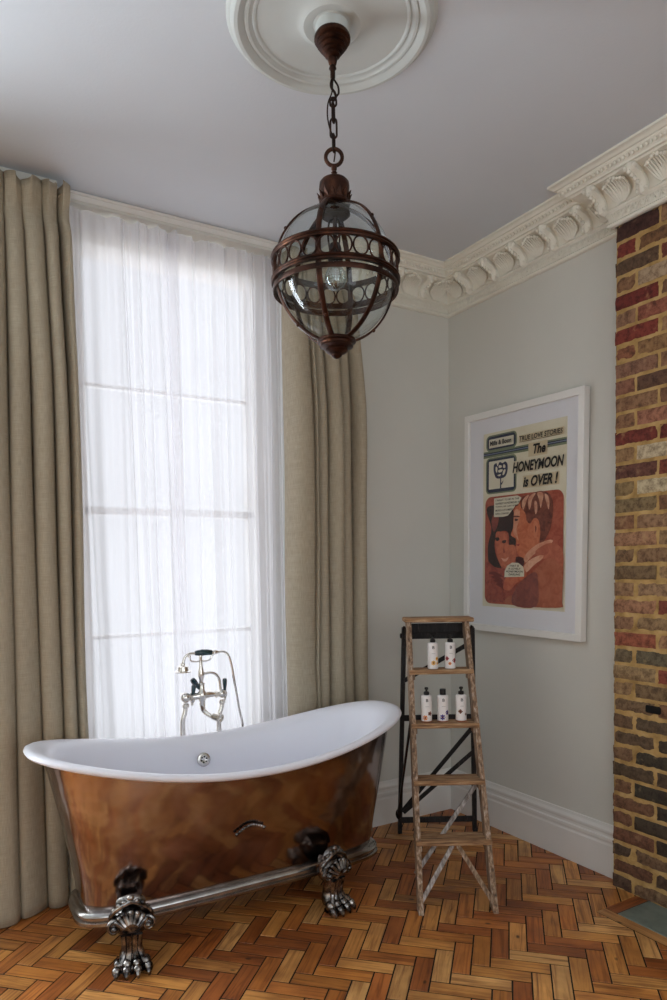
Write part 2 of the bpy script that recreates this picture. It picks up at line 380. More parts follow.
# ------------------------------------------------------------------ FLOOR (45 degree herringbone)
def floor():
    b = MB(); L, w = .219, .069
    base = MB().box((-2.6, -2.4, -.06), (5.6, 5.6, .1))
    r2 = sqrt(.5)
    def W(p, q): return (p*r2+q*r2, -p*r2+q*r2)
    A = (-.008, -1.487-w)
    g = .0026; rnd = random.Random(3)
    pal = [(208, 146, 80), (222, 166, 98), (202, 136, 68), (194, 124, 60), (230, 180, 116), (172, 102, 50), (214, 154, 84), (204, 132, 68), (190, 116, 58), (218, 158, 90)]
    XL, YL = -5.2, -5.0
    slab = (-.268, WX, -2.62, -1.398)
    for m in range(-22, 22):
        for n in range(-60, 60):
            p0 = A[0]+n*w+m*L; q0 = A[1]+n*w-m*L
            for kind in (0, 1):
                if kind == 0: P0, P1, Q0, Q1 = p0, p0+L, q0, q0+w
                else: P0, P1, Q0, Q1 = p0, p0+w, q0+w, q0+w+L
                cx, cy = W((P0+P1)/2, (Q0+Q1)/2)
                if cx < XL-.1 or cx > .14 or cy < YL-.1 or cy > .14: continue
                poly = [W(P0+g, Q0+g), W(P1-g, Q0+g), W(P1-g, Q1-g), W(P0+g, Q1-g)]
                loc = [(P0, Q0), (P1, Q0), (P1, Q1), (P0, Q1)]
                # clip the block to the room, by half planes
                def clip(poly, f):
                    out = []
                    for i in range(len(poly)):
                        a, c = poly[i], poly[(i+1) % len(poly)]; fa, fc = f(a), f(c)
                        if fa >= 0: out.append(a)
                        if (fa >= 0) != (fc >= 0):
                            t = fa/(fa-fc); out.append((a[0]+(c[0]-a[0])*t, a[1]+(c[1]-a[1])*t))
                    return out
                for f in (lambda p: WX-p[0], lambda p: WY+.35-p[1] if p[0] < -.9 else WY-p[1], lambda p: p[0]-XL, lambda p: p[1]-YL):
                    poly = clip(poly, f)
                    if len(poly) < 3: break
                if len(poly) < 3: continue
                # cut away the hearth with its border
                hx, hy0, hy1 = slab[0]-.062, slab[2], slab[3]+.062
                parts = [poly]
                if cx > hx-.2 and hy0-.2 < cy < hy1+.2:
                    parts = [clip(poly, lambda p: hx-p[0])]
                    rest = clip(poly, lambda p: p[0]-hx)
                    if len(rest) > 2:
                        parts.append(clip(rest, lambda p: p[1]-hy1)); parts.append(clip(rest, lambda p: hy0-p[1]))
                t = lin(rnd.choice(pal)); k = rnd.uniform(.82, 1.12); t = tuple(min(1, c*k) for c in t)
                ou, ov = rnd.uniform(0, 50), rnd.uniform(0, 50); dz = rnd.uniform(-.0006, .0004)
                for pp in parts:
                    if len(pp) < 3: continue
                    area = abs(sum(pp[i][0]*pp[(i+1) % len(pp)][1]-pp[(i+1) % len(pp)][0]*pp[i][1] for i in range(len(pp))))/2
                    if area < 2e-5: continue
                    mx = sum(p[0] for p in pp)/len(pp); my = sum(p[1] for p in pp)/len(pp)
                    def shr(p, s_=.0016):
                        d = Vector((mx-p[0], my-p[1])); l = d.length or 1
                        return (p[0]+d.x/l*s_, p[1]+d.y/l*s_)
                    top = [(*shr(p), dz) for p in pp]; sk = [(*p, dz-.0018) for p in pp]; N = len(pp)
                    def uv(p):
                        pl = (p[0]-p[1])*r2; ql = (p[0]+p[1])*r2
                        return (pl+ou, ql+ov) if kind == 0 else (ql+ou, pl+ov)
                    fs = [list(range(N))]+[[N+i, N+(i+1) % N, (i+1) % N, i] for i in range(N)]
                    allv = top+sk
                    b.add(allv, fs, 0, [[uv(allv[j]) for j in f] for f in fs], t)
    b.box((-2.6, -2.4, -.0515), (5.24, 5.26, .1), mi=1); b.box((-1.615, .2, -.0525), (1.17, .36, .1), mi=1)
    # border boards round the hearth
    def board(x0, x1, y0, y1, tone, along='y'):
        vs = [(x0, y0, 0), (x1, y0, 0), (x1, y1, 0), (x0, y1, 0)]
        u = (lambda p: (p[1]+9, p[0]+7)) if along == 'y' else (lambda p: (p[0]+3, p[1]+5))
        b.add(vs, [[0, 1, 2, 3]], 0, [[u(p) for p in vs]], lin(tone))
    board(slab[0]-.06, slab[0]-.002, slab[2], slab[3]+.06, (206, 158, 104))
    board(slab[0], -.0, slab[3]+.002, slab[3]+.06, (150, 86, 46), 'x')
    o = b.build('floor', ['parquet', 'gap'], smooth=False)
    struct(o)
    s = MB().box(((slab[0]+slab[1])/2, (slab[2]+slab[3])/2, -.02), (slab[1]-slab[0], slab[3]-slab[2], .044), bev=.003)
    tag(s.build('hearth_slab', 'slate', smooth=False), 'grey green slate hearth slab set in the floor before the brick', 'hearth')
floor()

# ------------------------------------------------------------------ WALLS
REAR_FILL = [(-4.6, -3.3), (-2.1, -.8)]
def walls():
    T = .25
    XL, YL = -5.2, -5.0
    w = MB().box((WX+T/2, (YL+WY)/2-.0, H/2), (T, WY-YL+.6, H+.1)); struct(w.build('wall_right', 'wall', smooth=False))
    w = MB().box((XL-T/2, -2.4, H/2), (T, 5.9, H+.1)); struct(w.build('wall_left', 'wall', smooth=False))
    # rear wall with two unseen openings behind the camera, added to let in fill light
    w = MB(); xs = -5.45
    for a, c_ in REAR_FILL:
        w.box(((xs+a)/2, YL-T/2, H/2), (a-xs, T, H+.1)); w.box(((a+c_)/2, YL-T/2, .25), (c_-a, T, .5)); w.box(((a+c_)/2, YL-T/2, 3.11), (c_-a, T, .3)); xs = c_
    w.box(((xs+.25)/2, YL-T/2, H/2), (.25-xs, T, H+.1))
    struct(w.build('wall_rear', 'wall', smooth=False))
    for k, (a, c_) in enumerate(REAR_FILL):
        f = MB(); yy = YL-.12
        for x in (a+.035, c_-.035): f.box((x, yy, 1.73), (.07, .1, 2.46), bev=.004)
        for z, h in ((.54, .08), (2.92, .08), (1.73, .045)): f.box(((a+c_)/2, yy, z), (c_-a, .09, h), bev=.004)
        for z in (1.15, 2.32): f.box(((a+c_)/2, yy, z), (c_-a, .03, .02), bev=.003)
        struct(f.build('window_%d' % (k+3), 'window_paint', smooth=False))  # frames for the added, unseen rear openings
    c = MB().box((-2.6, -2.3, H+.05), (5.7, 5.9, .1)); struct(c.build('ceiling', 'ceiling', smooth=False))
    # window wall, full of masonry thickness with two openings (x0,x1,z0,z1)
    D = .36; w = MB(); y0, y1 = WY, WY+D
    ops = [(-4.45, -3.2, .45, 3.165), (-2.2, -1.03, .0, 3.165)]
    xs = XL
    for (a, c_, z0, z1) in ops:
        w.box(((xs+a)/2, (y0+y1)/2, H/2), (a-xs, D, H+.1))
        if z0 > 0: w.box(((a+c_)/2, (y0+y1)/2, z0/2), (c_-a, D, z0))
        w.box(((a+c_)/2, y0+.05+(D-.05)/2, (z1+H)/2+.02), (c_-a, D-.05, H-z1+.05))
        xs = c_
    w.box(((xs+WX)/2, (y0+y1)/2, H/2), (WX-xs, D, H+.1))
    struct(w.build('wall_window', 'wall', smooth=False))
    # fascia and soffit board over the curtains
    f = MB().box((-2.9, .075, 3.192), (4.0, .02, .037), bev=.003).box((-2.9, .12, 3.176), (4.0, .09, .012))
    f.box((-2.9, .063, 3.203), (4.0, .012, .012), bev=.003)
    struct(f.build('trim_1', 'trim', smooth=False))
    # windows
    for k, (a, c_, z0, z1) in enumerate(ops):
        yF = .33; fr = MB()
        L_, R_ = a+.045+.09, c_-.045-.105
        if k == 0: L_, R_ = a+.1, c_-.1
        else: L_, R_ = -2.075, -1.165
        fr.box(((a+L_)/2, yF-.03, (z0+z1)/2), (L_-a, .1, z1-z0), bev=.004)
        fr.box(((R_+c_)/2, yF-.03, (z0+z1)/2), (c_-R_, .1, z1-z0), bev=.004)
        fr.box(((a+c_)/2, yF, z1-.045), (c_-a, .09, .09), bev=.004)
        zb = z0; z0 = .45
        fr.box(((a+c_)/2, yF, z0+.045), (c_-a, .12, .09), bev=.004)
        if zb < .1:
            fr.box(((a+c_)/2, yF, z0/2), (c_-a, .05, z0)); fr.box(((a+c_)/2, yF-.03, z0/2), (c_-a-.25, .02, z0-.14), bev=.006)
        root = fr.build('window_%d' % (k+1), 'window_paint', smooth=False); struct(root)
        s = MB()
        s.box(((L_+R_)/2, yF, 1.8), (R_-L_, .05, .04), bev=.004)
        for z in (2.42, 1.165): s.box(((L_+R_)/2, yF, z), (R_-L_, .035, .02), bev=.003)
        for x in (L_+.012, R_-.012): s.box((x, yF, (z0+z1)/2), (.03, .05, z1-z0-.1), bev=.003)
        s.build('window_sash', 'window_paint', root, smooth=False)
        MB().add([(L_, yF, z0+.08), (R_, yF, z0+.08), (R_, yF, z1-.08), (L_, yF, z1-.08)], [[0, 1, 2, 3]]).build('glass_pane', 'pane', root, smooth=False)
        MB().box(((a+c_)/2, .27, z0+.0), (c_-a, .1, .03), bev=.006).build('window_sill', 'window_paint', root, smooth=False)
walls()

def sweep(b, prof, path, closed=False, mi=None):
    """profile (d, z) swept along plan path; d is to the LEFT of travel"""
    P = [Vector((x, y)) for x, y in path]; N = len(P); ns = []
    for i in range(N):
        dirs = []
        if i > 0: dirs.append((P[i]-P[i-1]).normalized())
        if i < N-1: dirs.append((P[i+1]-P[i]).normalized())
        nr = [Vector((-d.y, d.x)) for d in dirs]
        if len(nr) == 1: ns.append(nr[0])
        else:
            m = (nr[0]+nr[1]); ns.append(m/(1+nr[0].dot(nr[1])))
    K = len(prof); vs = []
    for i in range(N):
        for d, z in prof: vs.append((P[i].x+ns[i].x*d, P[i].y+ns[i].y*d, z))
    fs = []
    for i in range(N-1):
        for k in range(K-1): fs.append([i*K+k, (i+1)*K+k, (i+1)*K+k+1, i*K+k+1])
    fs.append(list(range(K))); fs.append([(N-1)*K+k for k in reversed(range(K))])
    b.add(vs, fs, mi)

BX, BY = -.062, -1.215   # front face and left edge of the chimney breast
# left-of-travel must point into the room: travel from breast towards the corner, then along the window wall
CPATH = [(BX-.004, -3.0), (BX-.004, BY+.004), (WX, BY+.004), (WX, WY), (-.86, WY)]
def cornice():
    prof = [(0, 2.992), (.014, 2.992), (.021, 2.996), (.025, 3.003), (.020, 3.01), (.014, 3.013), (.016, 3.02), (.02, 3.035), (.025, 3.048),
            (.034, 3.052), (.038, 3.058), (.034, 3.064), (.034, 3.07), (.038, 3.09), (.05, 3.11), (.07, 3.127), (.098, 3.14), (.128, 3.146), (.134, 3.152),
            (.146, 3.152), (.148, 3.16), (.153, 3.163), (.16, 3.172), (.171, 3.18), (.172, 3.185), (.182, 3.186), (.187, 3.192), (.196, 3.198), (.203, 3.2), (.203, H+.004), (0, H+.004)]
    b = MB(); sweep(b, prof, CPATH)
    root = struct(b.build('trim_2', 'plaster', angle=28))
    # runs: start point, direction along, outward normal, length
    runs = [((BX-.004, BY+.004), (0, -1), (-1, 0), 1.35, .02), ((WX, WY), (0, -1), (-1, 0), 1.233, .0), ((WX, WY), (-1, 0), (0, -1), .86, .0)]
    leafs = MB(); dent = MB(); fol = MB()
    for (sx, sy), (dx, dy), (nx, ny), Ln, off in runs:
        def P(s_, d, z): return Vector((sx+dx*s_+nx*d, sy+dy*s_+ny*d, z))
        outer = (dx, dy) == (0, -1) and off > 0
        # modillion brackets : S scroll with leaf
        sp = .205; s0 = -.03 if outer else .235
        k = s0; 
        while k < Ln+(0 if outer else -.03):
            br = MB(); hw = .023
            side = [(.037, 3.052), (.052, 3.056), (.06, 3.068), (.062, 3.085), (.075, 3.1), (.095, 3.112), (.118, 3.116), (.135, 3.122), (.142, 3.134), (.14, 3.15), (.03, 3.15)]
            n_ = len(side); vs = []
            for q, (f_, ins) in enumerate(((-1, .006), (-.7, 0), (-.25, -.005), (0, -.009), (.25, -.005), (.7, 0), (1, .006))):
                for d, z in side: vs.append(P(k+f_*hw, d-ins*.8 if d > .04 else d, z+ins*.8 if z < 3.14 else z))
            fs = []
            for q in range(6):
                for j in range(n_-1): fs.append([q*n_+j, q*n_+j+1, (q+1)*n_+j+1, (q+1)*n_+j])
            fs.append(list(reversed(range(n_)))); fs.append([6*n_+j for j in range(n_)])
            br.add(vs, fs)
            # volutes
            for sg in (-1, 1):
                br.ball(P(k+sg*hw*.9, .134, 3.136), .012, 10); br.ball(P(k+sg*hw*.9, .056, 3.066), .009, 8)
            for j in range(5):
                t = j/4; br.ball(P(k, .062+.075*t, 3.082+.034*t), (.009, .009, .011), 8)
            br.build('cornice_bracket', 'plaster', root)
            k += sp
        # acanthus panels between the brackets
        k = s0-sp/2 if outer else .235-sp/2
        if outer: k = s0+sp/2
        while k < Ln:
            lf = MB(); hw = .046 if k > .14 or outer else .045
            lobes = [-1, -.75, -.5, -.25, 0, .25, .5, .75, 1]
            for li, l in enumerate(lobes):
                pts = []; rd = []
                for j in range(7):
                    t = j/6
                    z = 3.066+.076*t*(1-.22*abs(l)); 
                    d = .036+.008*sin(t*pi)+ (.082*max(0, (t-.35)/.65)**1.8) * (1-.25*abs(l))
                    sp_ = hw*l*(.35+.75*sin(min(1, t*1.15)*pi/2))
                    pts.append(P(k+sp_, d+.004, z)); rd.append(.0058*(.6+.6*sin(pi*min(1, t*.9+.1))))
                lf.tube(pts, rd, 6)
                lf.ball(pts[-1], .0072+.003*(li % 2), 8)
            lf.build('acanthus_leaf', 'plaster', root)
            k += sp
        # bead / dentil course near the ceiling and leaf course at the bottom
        k = .0
        while k < Ln:
            c = P(k+.19 if not outer else k-.17, .162, 3.170)
            if (not outer and k+.19 < Ln-.0) or outer: 
                dent.ball(c, (.0075, .0075, .0095), 8)
            k += .021
        k = .04
        while k < Ln-.01:
            kk = k-(.02 if outer else 0)
            for sg in (-1, 0, 1):
                fol.tube([P(kk, .018, 3.016), P(kk+sg*.008, .027, 3.03), P(kk+sg*.013, .027, 3.044)], [.003, .0045, .003], 5)
            fol.ball(P(kk+.0175, .0225, 3.030), (.005, .005, .010), 6)
            k += .035
    dent.build('bead_course', 'plaster', root); fol.build('leaf_course', 'plaster', root)
cornice()

def baseboards():
    prof = [(0, 0), (.018, 0), (.018, .150), (.0145, .158), (.0145, .166), (.018, .172), (.018, .186), (.012, .192), (.012, .205), (.0155, .212), (.0155, .222), (.009, .236), (.006, .25), (0, .252)]
    b = MB(); sweep(b, prof, [(WX, BY+.01), (WX, WY+.0)]); struct(b.build('baseboard_right', 'trim', smooth=False))
    b = MB(); sweep(b, prof, [(WX, WY), (-1.03, WY)]); sweep(b, prof, [(-2.2, WY), (-5.2, WY)]); struct(b.build('baseboard_window', 'trim', smooth=False))
    prof2 = [(0, 0), (.018, 0), (.018, .2), (.008, .24), (0, .252)]
    b = MB(); sweep(b, prof2, [(-5.2, WY), (-5.2, -5.0)]); struct(b.build('baseboard_left', 'trim', smooth=False))
baseboards()

# ------------------------------------------------------------------ BRICK BREAST
def bricks():
    rnd = random.Random(11); b = MB(); C_ = .075
    rows = {39: ((70, 40, 40),), 38: ((122, 40, 40), (122, 86, 60)), 37: ((92, 70, 58),), 36: ((128, 92, 70), (160, 140, 128)), 35: ((112, 32, 32),), 34: ((140, 104, 88), (138, 76, 66)),
            33: ((122, 42, 38),), 32: ((132, 80, 60), (134, 100, 70)), 31: ((142, 102, 90),), 30: ((132, 86, 74), (100, 70, 60)), 29: ((138, 102, 80),), 28: ((134, 96, 74), (148, 96, 84)),
            27: ((116, 42, 40), (116, 42, 40)), 26: ((144, 112, 84), (190, 180, 168)), 25: ((104, 62, 58),), 24: ((140, 118, 86), (188, 178, 162)), 23: ((130, 112, 86),),
            22: ((130, 92, 72), (144, 112, 92)), 21: ((152, 112, 92),), 20: ((126, 98, 76), (134, 104, 82)), 19: ((120, 98, 76),), 18: ((144, 112, 90), (152, 122, 100)),
            17: ((162, 116, 96),), 16: ((150, 112, 92), (144, 118, 92)), 15: ((154, 82, 66),), 14: ((110, 98, 82), (104, 98, 86)), 13: ((140, 118, 92),), 12: ((140, 112, 86), (124, 102, 80)),
            11: ((116, 94, 76),), 10: ((110, 86, 70), (92, 76, 64)), 9: ((92, 74, 62),), 8: ((116, 88, 70), (60, 54, 48)), 7: ((86, 70, 58),), 6: ((120, 86, 66), (56, 50, 46)), 5: ((112, 78, 62), (54, 48, 44)),
            4: ((112, 76, 62),), 3: ((116, 74, 60), (66, 54, 48)), 2: ((78, 62, 56),), 1: ((108, 70, 56), (78, 60, 52)), 0: ((88, 66, 60),)}
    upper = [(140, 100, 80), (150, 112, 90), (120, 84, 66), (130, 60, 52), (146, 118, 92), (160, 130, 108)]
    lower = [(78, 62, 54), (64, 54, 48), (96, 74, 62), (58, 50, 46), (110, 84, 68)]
    for i in range(40):
        z0 = i*C_+.002; z1 = z0+.060
        hd = (i % 2 == 0)
        if i == 39: z1 = 2.995
        y = BY; k = 0
        seq_head = hd
        while y > -2.95:
            Lb = .099 if seq_head else .209
            tones = rows.get(i, ())
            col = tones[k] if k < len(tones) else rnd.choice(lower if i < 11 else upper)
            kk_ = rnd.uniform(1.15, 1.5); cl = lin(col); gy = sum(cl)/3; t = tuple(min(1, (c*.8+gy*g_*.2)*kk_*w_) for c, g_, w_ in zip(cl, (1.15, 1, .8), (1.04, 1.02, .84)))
            y1 = y-Lb; pr = rnd.uniform(-.002, .004); sd = rnd.uniform(0, 100); dl = rnd.uniform(-.004, .004) if k == 0 else 0
            nu, nv = (10 if Lb > .15 else 6), 5
            def fn(u, v, y=y, y1=y1, z0=z0, z1=z1, pr=pr, sd=sd, dl=dl):
                yy = y+dl+(y1-y-dl)*u; zz = z0+(z1-z0)*v
                eu = min(u*Lb, (1-u)*Lb); ev = min(v, 1-v)*.064
                ed = min(eu, ev); rnd_ = .006*exp(-ed/.0025)
                n = noise.noise(Vector((yy*28+sd, zz*28, sd)))*.0035 + noise.noise(Vector((yy*80+sd, zz*80, sd)))*.0015
                jy = noise.noise(Vector((zz*50, sd, yy*40)))*.003 if eu < .004 else 0
                jz = noise.noise(Vector((yy*40, sd, 3)))*.003 if ev < .004 else 0
                return (BX-pr-n+rnd_, yy+jy, zz+jz)
            g0 = len(b.v); b.grid(fn, nu, nv, 0, tone=t)
            # edges going back into the wall
            W_ = nu+1; rim = [(0, j) for j in range(nv+1)]+[(i2, nv) for i2 in range(1, nu+1)]+[(nu, j) for j in range(nv-1, -1, -1)]+[(i2, 0) for i2 in range(nu-1, 0, -1)]
            ring = [b.v[g0+j*W_+i2].copy() for i2, j in rim]
            back = [Vector((BX+.055 if (p.y > BY-.01) else BX+.014, p.y, p.z)) for p in ring]; N = len(ring)
            b.add(ring+back, [[a, (a+1) % N, N+(a+1) % N, N+a] for a in range(N)], 0, tone=t)
            y = y1-.014; seq_head = not seq_head; k += 1
    # lime mortar body, slightly behind the brick faces, with uneven pointing
    def mf(u, v):
        y = BY-.003-1.74*u; z = 2.995*v
        return (BX+.0055-.003*noise.noise(Vector((y*22, z*22, 1)))-.002*noise.noise(Vector((y*70, z*70, 4))), y, z)
    b.grid(mf, 260, 400, 1)
    def ms(u, v):
        z = 2.995*v
        return (BX+.004+(.08)*u, BY-.004+.002*noise.noise(Vector((z*40, u*3, 2))), z)
    b.grid(ms, 2, 300, 1)
    # black block standing for the dark inside a vent hole in course 11
    z = 11*C_+.036
    b.box((BX-.003, BY-.205, z), (.012, .075, .034), bev=.006, mi=2)
    o = b.build('wall_breast', ['brick', 'mortar', 'hole'], smooth=True, angle=50); struct(o)
    c = MB().box((BX+.045, -2.1, H/2), (.07, 1.75, H)); 
bricks()

# ------------------------------------------------------------------ CURTAINS
def curtain(name, label, group, top, bot, amp, y0, ztop, zbot, yb=None, head=True, matn='linen', sub=22, nv=70, seed=0, parts=True, frill=.028):
    """top/bot: x of valleys (incl. both edges) at the top and the bottom"""
    omg = .165; vv_ = [0]
    rnd = random.Random(seed); n = len(top)-1; amps = [rnd.uniform(.75, 1.15)*amp for _ in range(n)]
    skew = [rnd.uniform(-.18, .18) for _ in range(n)]
    def X(vals, s_):
        k = min(n-1, int(s_)); f = s_-k
        f2 = f+skew[k]*sin(pi*f)*.5-omg*sin(2*pi*f)
        return vals[k]+(vals[k+1]-vals[k])*f2
    def fn(u, v):
        s_ = u*n; k = min(n-1, int(s_+1e-9)); f = s_-k
        z = ztop+(zbot-ztop)*v
        e = v**.85
        x = X(top, s_)*(1-e)+X(bot, s_)*e
        vv_[0] = v
        a = amps[k]*(.7+.5*min(1, v*4))*(1-.15*v)*(1-.6*exp(-((v-.038)/.016)**2))
        wv = abs(sin(pi*f))**.7
        a *= 1.0 if z < .95 else 1.0+.5*min(1, (z-.95)/1.2)
        y = y0 - a*wv + a*.35 if z < .95 else y0 - a*wv + amps[k]*.35*min(1.1, a/amps[k])
        if yb is not None: y += yb(x, z, v)
        x += .004*sin(z*1.7+k*2.1)*(1-abs(2*f-1))+.002*sin(z*4+k)
        y += .004*sin(z*5.3+k*1.7+f*3)
        if v < .045:
            q = 1-v/.045
            y += frill*.35*sin(s_*pi*4+k)*q; x += .008*sin(s_*pi*6+k*1.3)*q
            z += .010*sin(s_*pi*3+k)*q
        return (x, y, z)
    wid = abs(top[-1]-top[0])*2.2
    b = MB(); b.grid(fn, n*sub, nv, 0, uvf=lambda u, v: (u*wid, v*(ztop-zbot)))
    return b, fn
def solid(o, t=.0025):
    m = o.modifiers.new('thickness', 'SOLIDIFY'); m.thickness = t; m.offset = 0
    return o
yl = lambda x, z, v: (-.07*max(0, min(1, (-2.36-x)/.12))*v**2)
b, _ = curtain('c', '', None, [-2.78, -2.69, -2.6, -2.51, -2.415, -2.345, -2.262, -2.205, -2.162], [-2.92, -2.80, -2.69, -2.57, -2.455, -2.335, -2.245, -2.19, -2.145], .108, .012, 3.165, .006, yl, seed=4)
r = thing('linen_curtain', 'taupe linen curtain in deep folds left of the window behind the bath', 'curtain', (-2.45, 0, 0), group=None)
c1 = solid(b.build('curtain_panel', 'linen', r, world=True, angle=80))
def tape(x0, x1, y, z, root):
    t = MB().box(((x0+x1)/2, y, z), (x1-x0, .004, .05)); t.build('heading_tape', 'linen', root, world=True, smooth=False)
tape(-2.74, -2.2, .026, 3.11, r)
# cord end loop sticking out of the heading
MB().tube(cr([(-2.205, -.03, 3.115), (-2.19, -.04, 3.13), (-2.176, -.045, 3.15), (-2.168, -.045, 3.168)], 4), [.006]*13, 6, flat=.3).build('heading_tab', 'linen', r, world=True)
b, _ = curtain('c', '', None, [-1.085, -1.0, -.985, -.915, -.83, -.755, -.685], [-1.1, -.945, -.925, -.855, -.77, -.69, -.6], .108, .012, 3.15, .006, None, seed=9)
r = thing('linen_curtain', 'taupe linen curtain hanging right of the window next to the bare wall', 'curtain', (-.85, 0, 0))
solid(b.build('curtain_panel', 'linen', r, world=True, angle=80)); tape(-1.07, -.7, .026, 3.11, r)

def sheer_curtain(label, x0t, x1t, x0b, x1b, dens, y0, seed):
    rnd = random.Random(seed)
    ph = [rnd.uniform(0, 6) for _ in range(8)]
    def fn(u, v):
        z = 3.166+(.01-3.166)*v
        g = dens(u)
        x = (x0t+(x1t-x0t)*g)*(1-v)+(x0b+(x1b-x0b)*g)*v
        y = y0+.014*sin(u*34+ph[0]+.8*sin(z*.9+ph[1]))+.008*sin(u*71+ph[2]+1.1*sin(z*1.3))+.004*sin(u*150+ph[3])
        x += .006*sin(u*60+ph[4])+.004*sin(z*2+u*20)
        if v < .02: z -= .018*abs(sin(u*19+ph[5]))*(1-v/.02)
        return (x, y, z)
    b = MB(); b.grid(fn, 220, 50, 0, uvf=lambda u, v: (u*1.6, v*3.15))
    r = thing('sheer_curtain', label, 'curtain', ((x0b+x1b)/2, y0, 0))
    b.build('sheer_panel', 'sheer', r, world=True, angle=80)
    # stitched double heading of the voile
    def hf(u, v):
        p = fn(u, .004+.028*v); return (p[0], p[1]-.004, p[2])
    MB().grid(hf, 220, 4, 0, uvf=lambda u, v: (u*1.6+3, v*.1)).build('sheer_heading', 'sheer', r, world=True, angle=80)
    def hb(u, v):   # turned leading edge, a narrow double strip
        p = fn(u, v); return p
sheer_curtain('white voile sheer over the left half of the window', -2.165, -1.64, -2.13, -1.60, lambda u: u+.5*max(0, .0)-.22*sin(pi*min(1, u*2.2))*(u < .4545), .105, 1)
sheer_curtain('white voile sheer over the right half of the window, bunched beside the curtain', -1.69, -1.035, -1.66, -1.04, lambda u: 1-((1-u)+.0)**1.35 if 0 else (u*1.25 if u < .56 else .7+(u-.56)*.6818), .125, 2)
# pulled up blind behind the sheers
bl = thing('fabric_blind', 'pale fabric blind pulled up behind the voile at the top of the window', 'blind', (-1.62, .24, 3.0))
def blf(z0, z1, yy):
    return lambda u, v: (-2.17+1.1*u, yy+.006*sin(v*pi), z0+(z1-z0)*v)
MB().grid(blf(2.99, 3.13, .225), 6, 6, uvf=lambda u, v: (u, v*.2)).build('blind_fold', 'blind', bl, world=True)
MB().grid(blf(3.06, 3.16, .205), 6, 6, uvf=lambda u, v: (u, v*.2)).build('blind_fold', 'blind', bl, world=True)
MB().box((-1.615, .235, 3.155), (1.1, .03, .03), bev=.003).build('blind_rail', 'window_paint', bl, world=True, smooth=False)

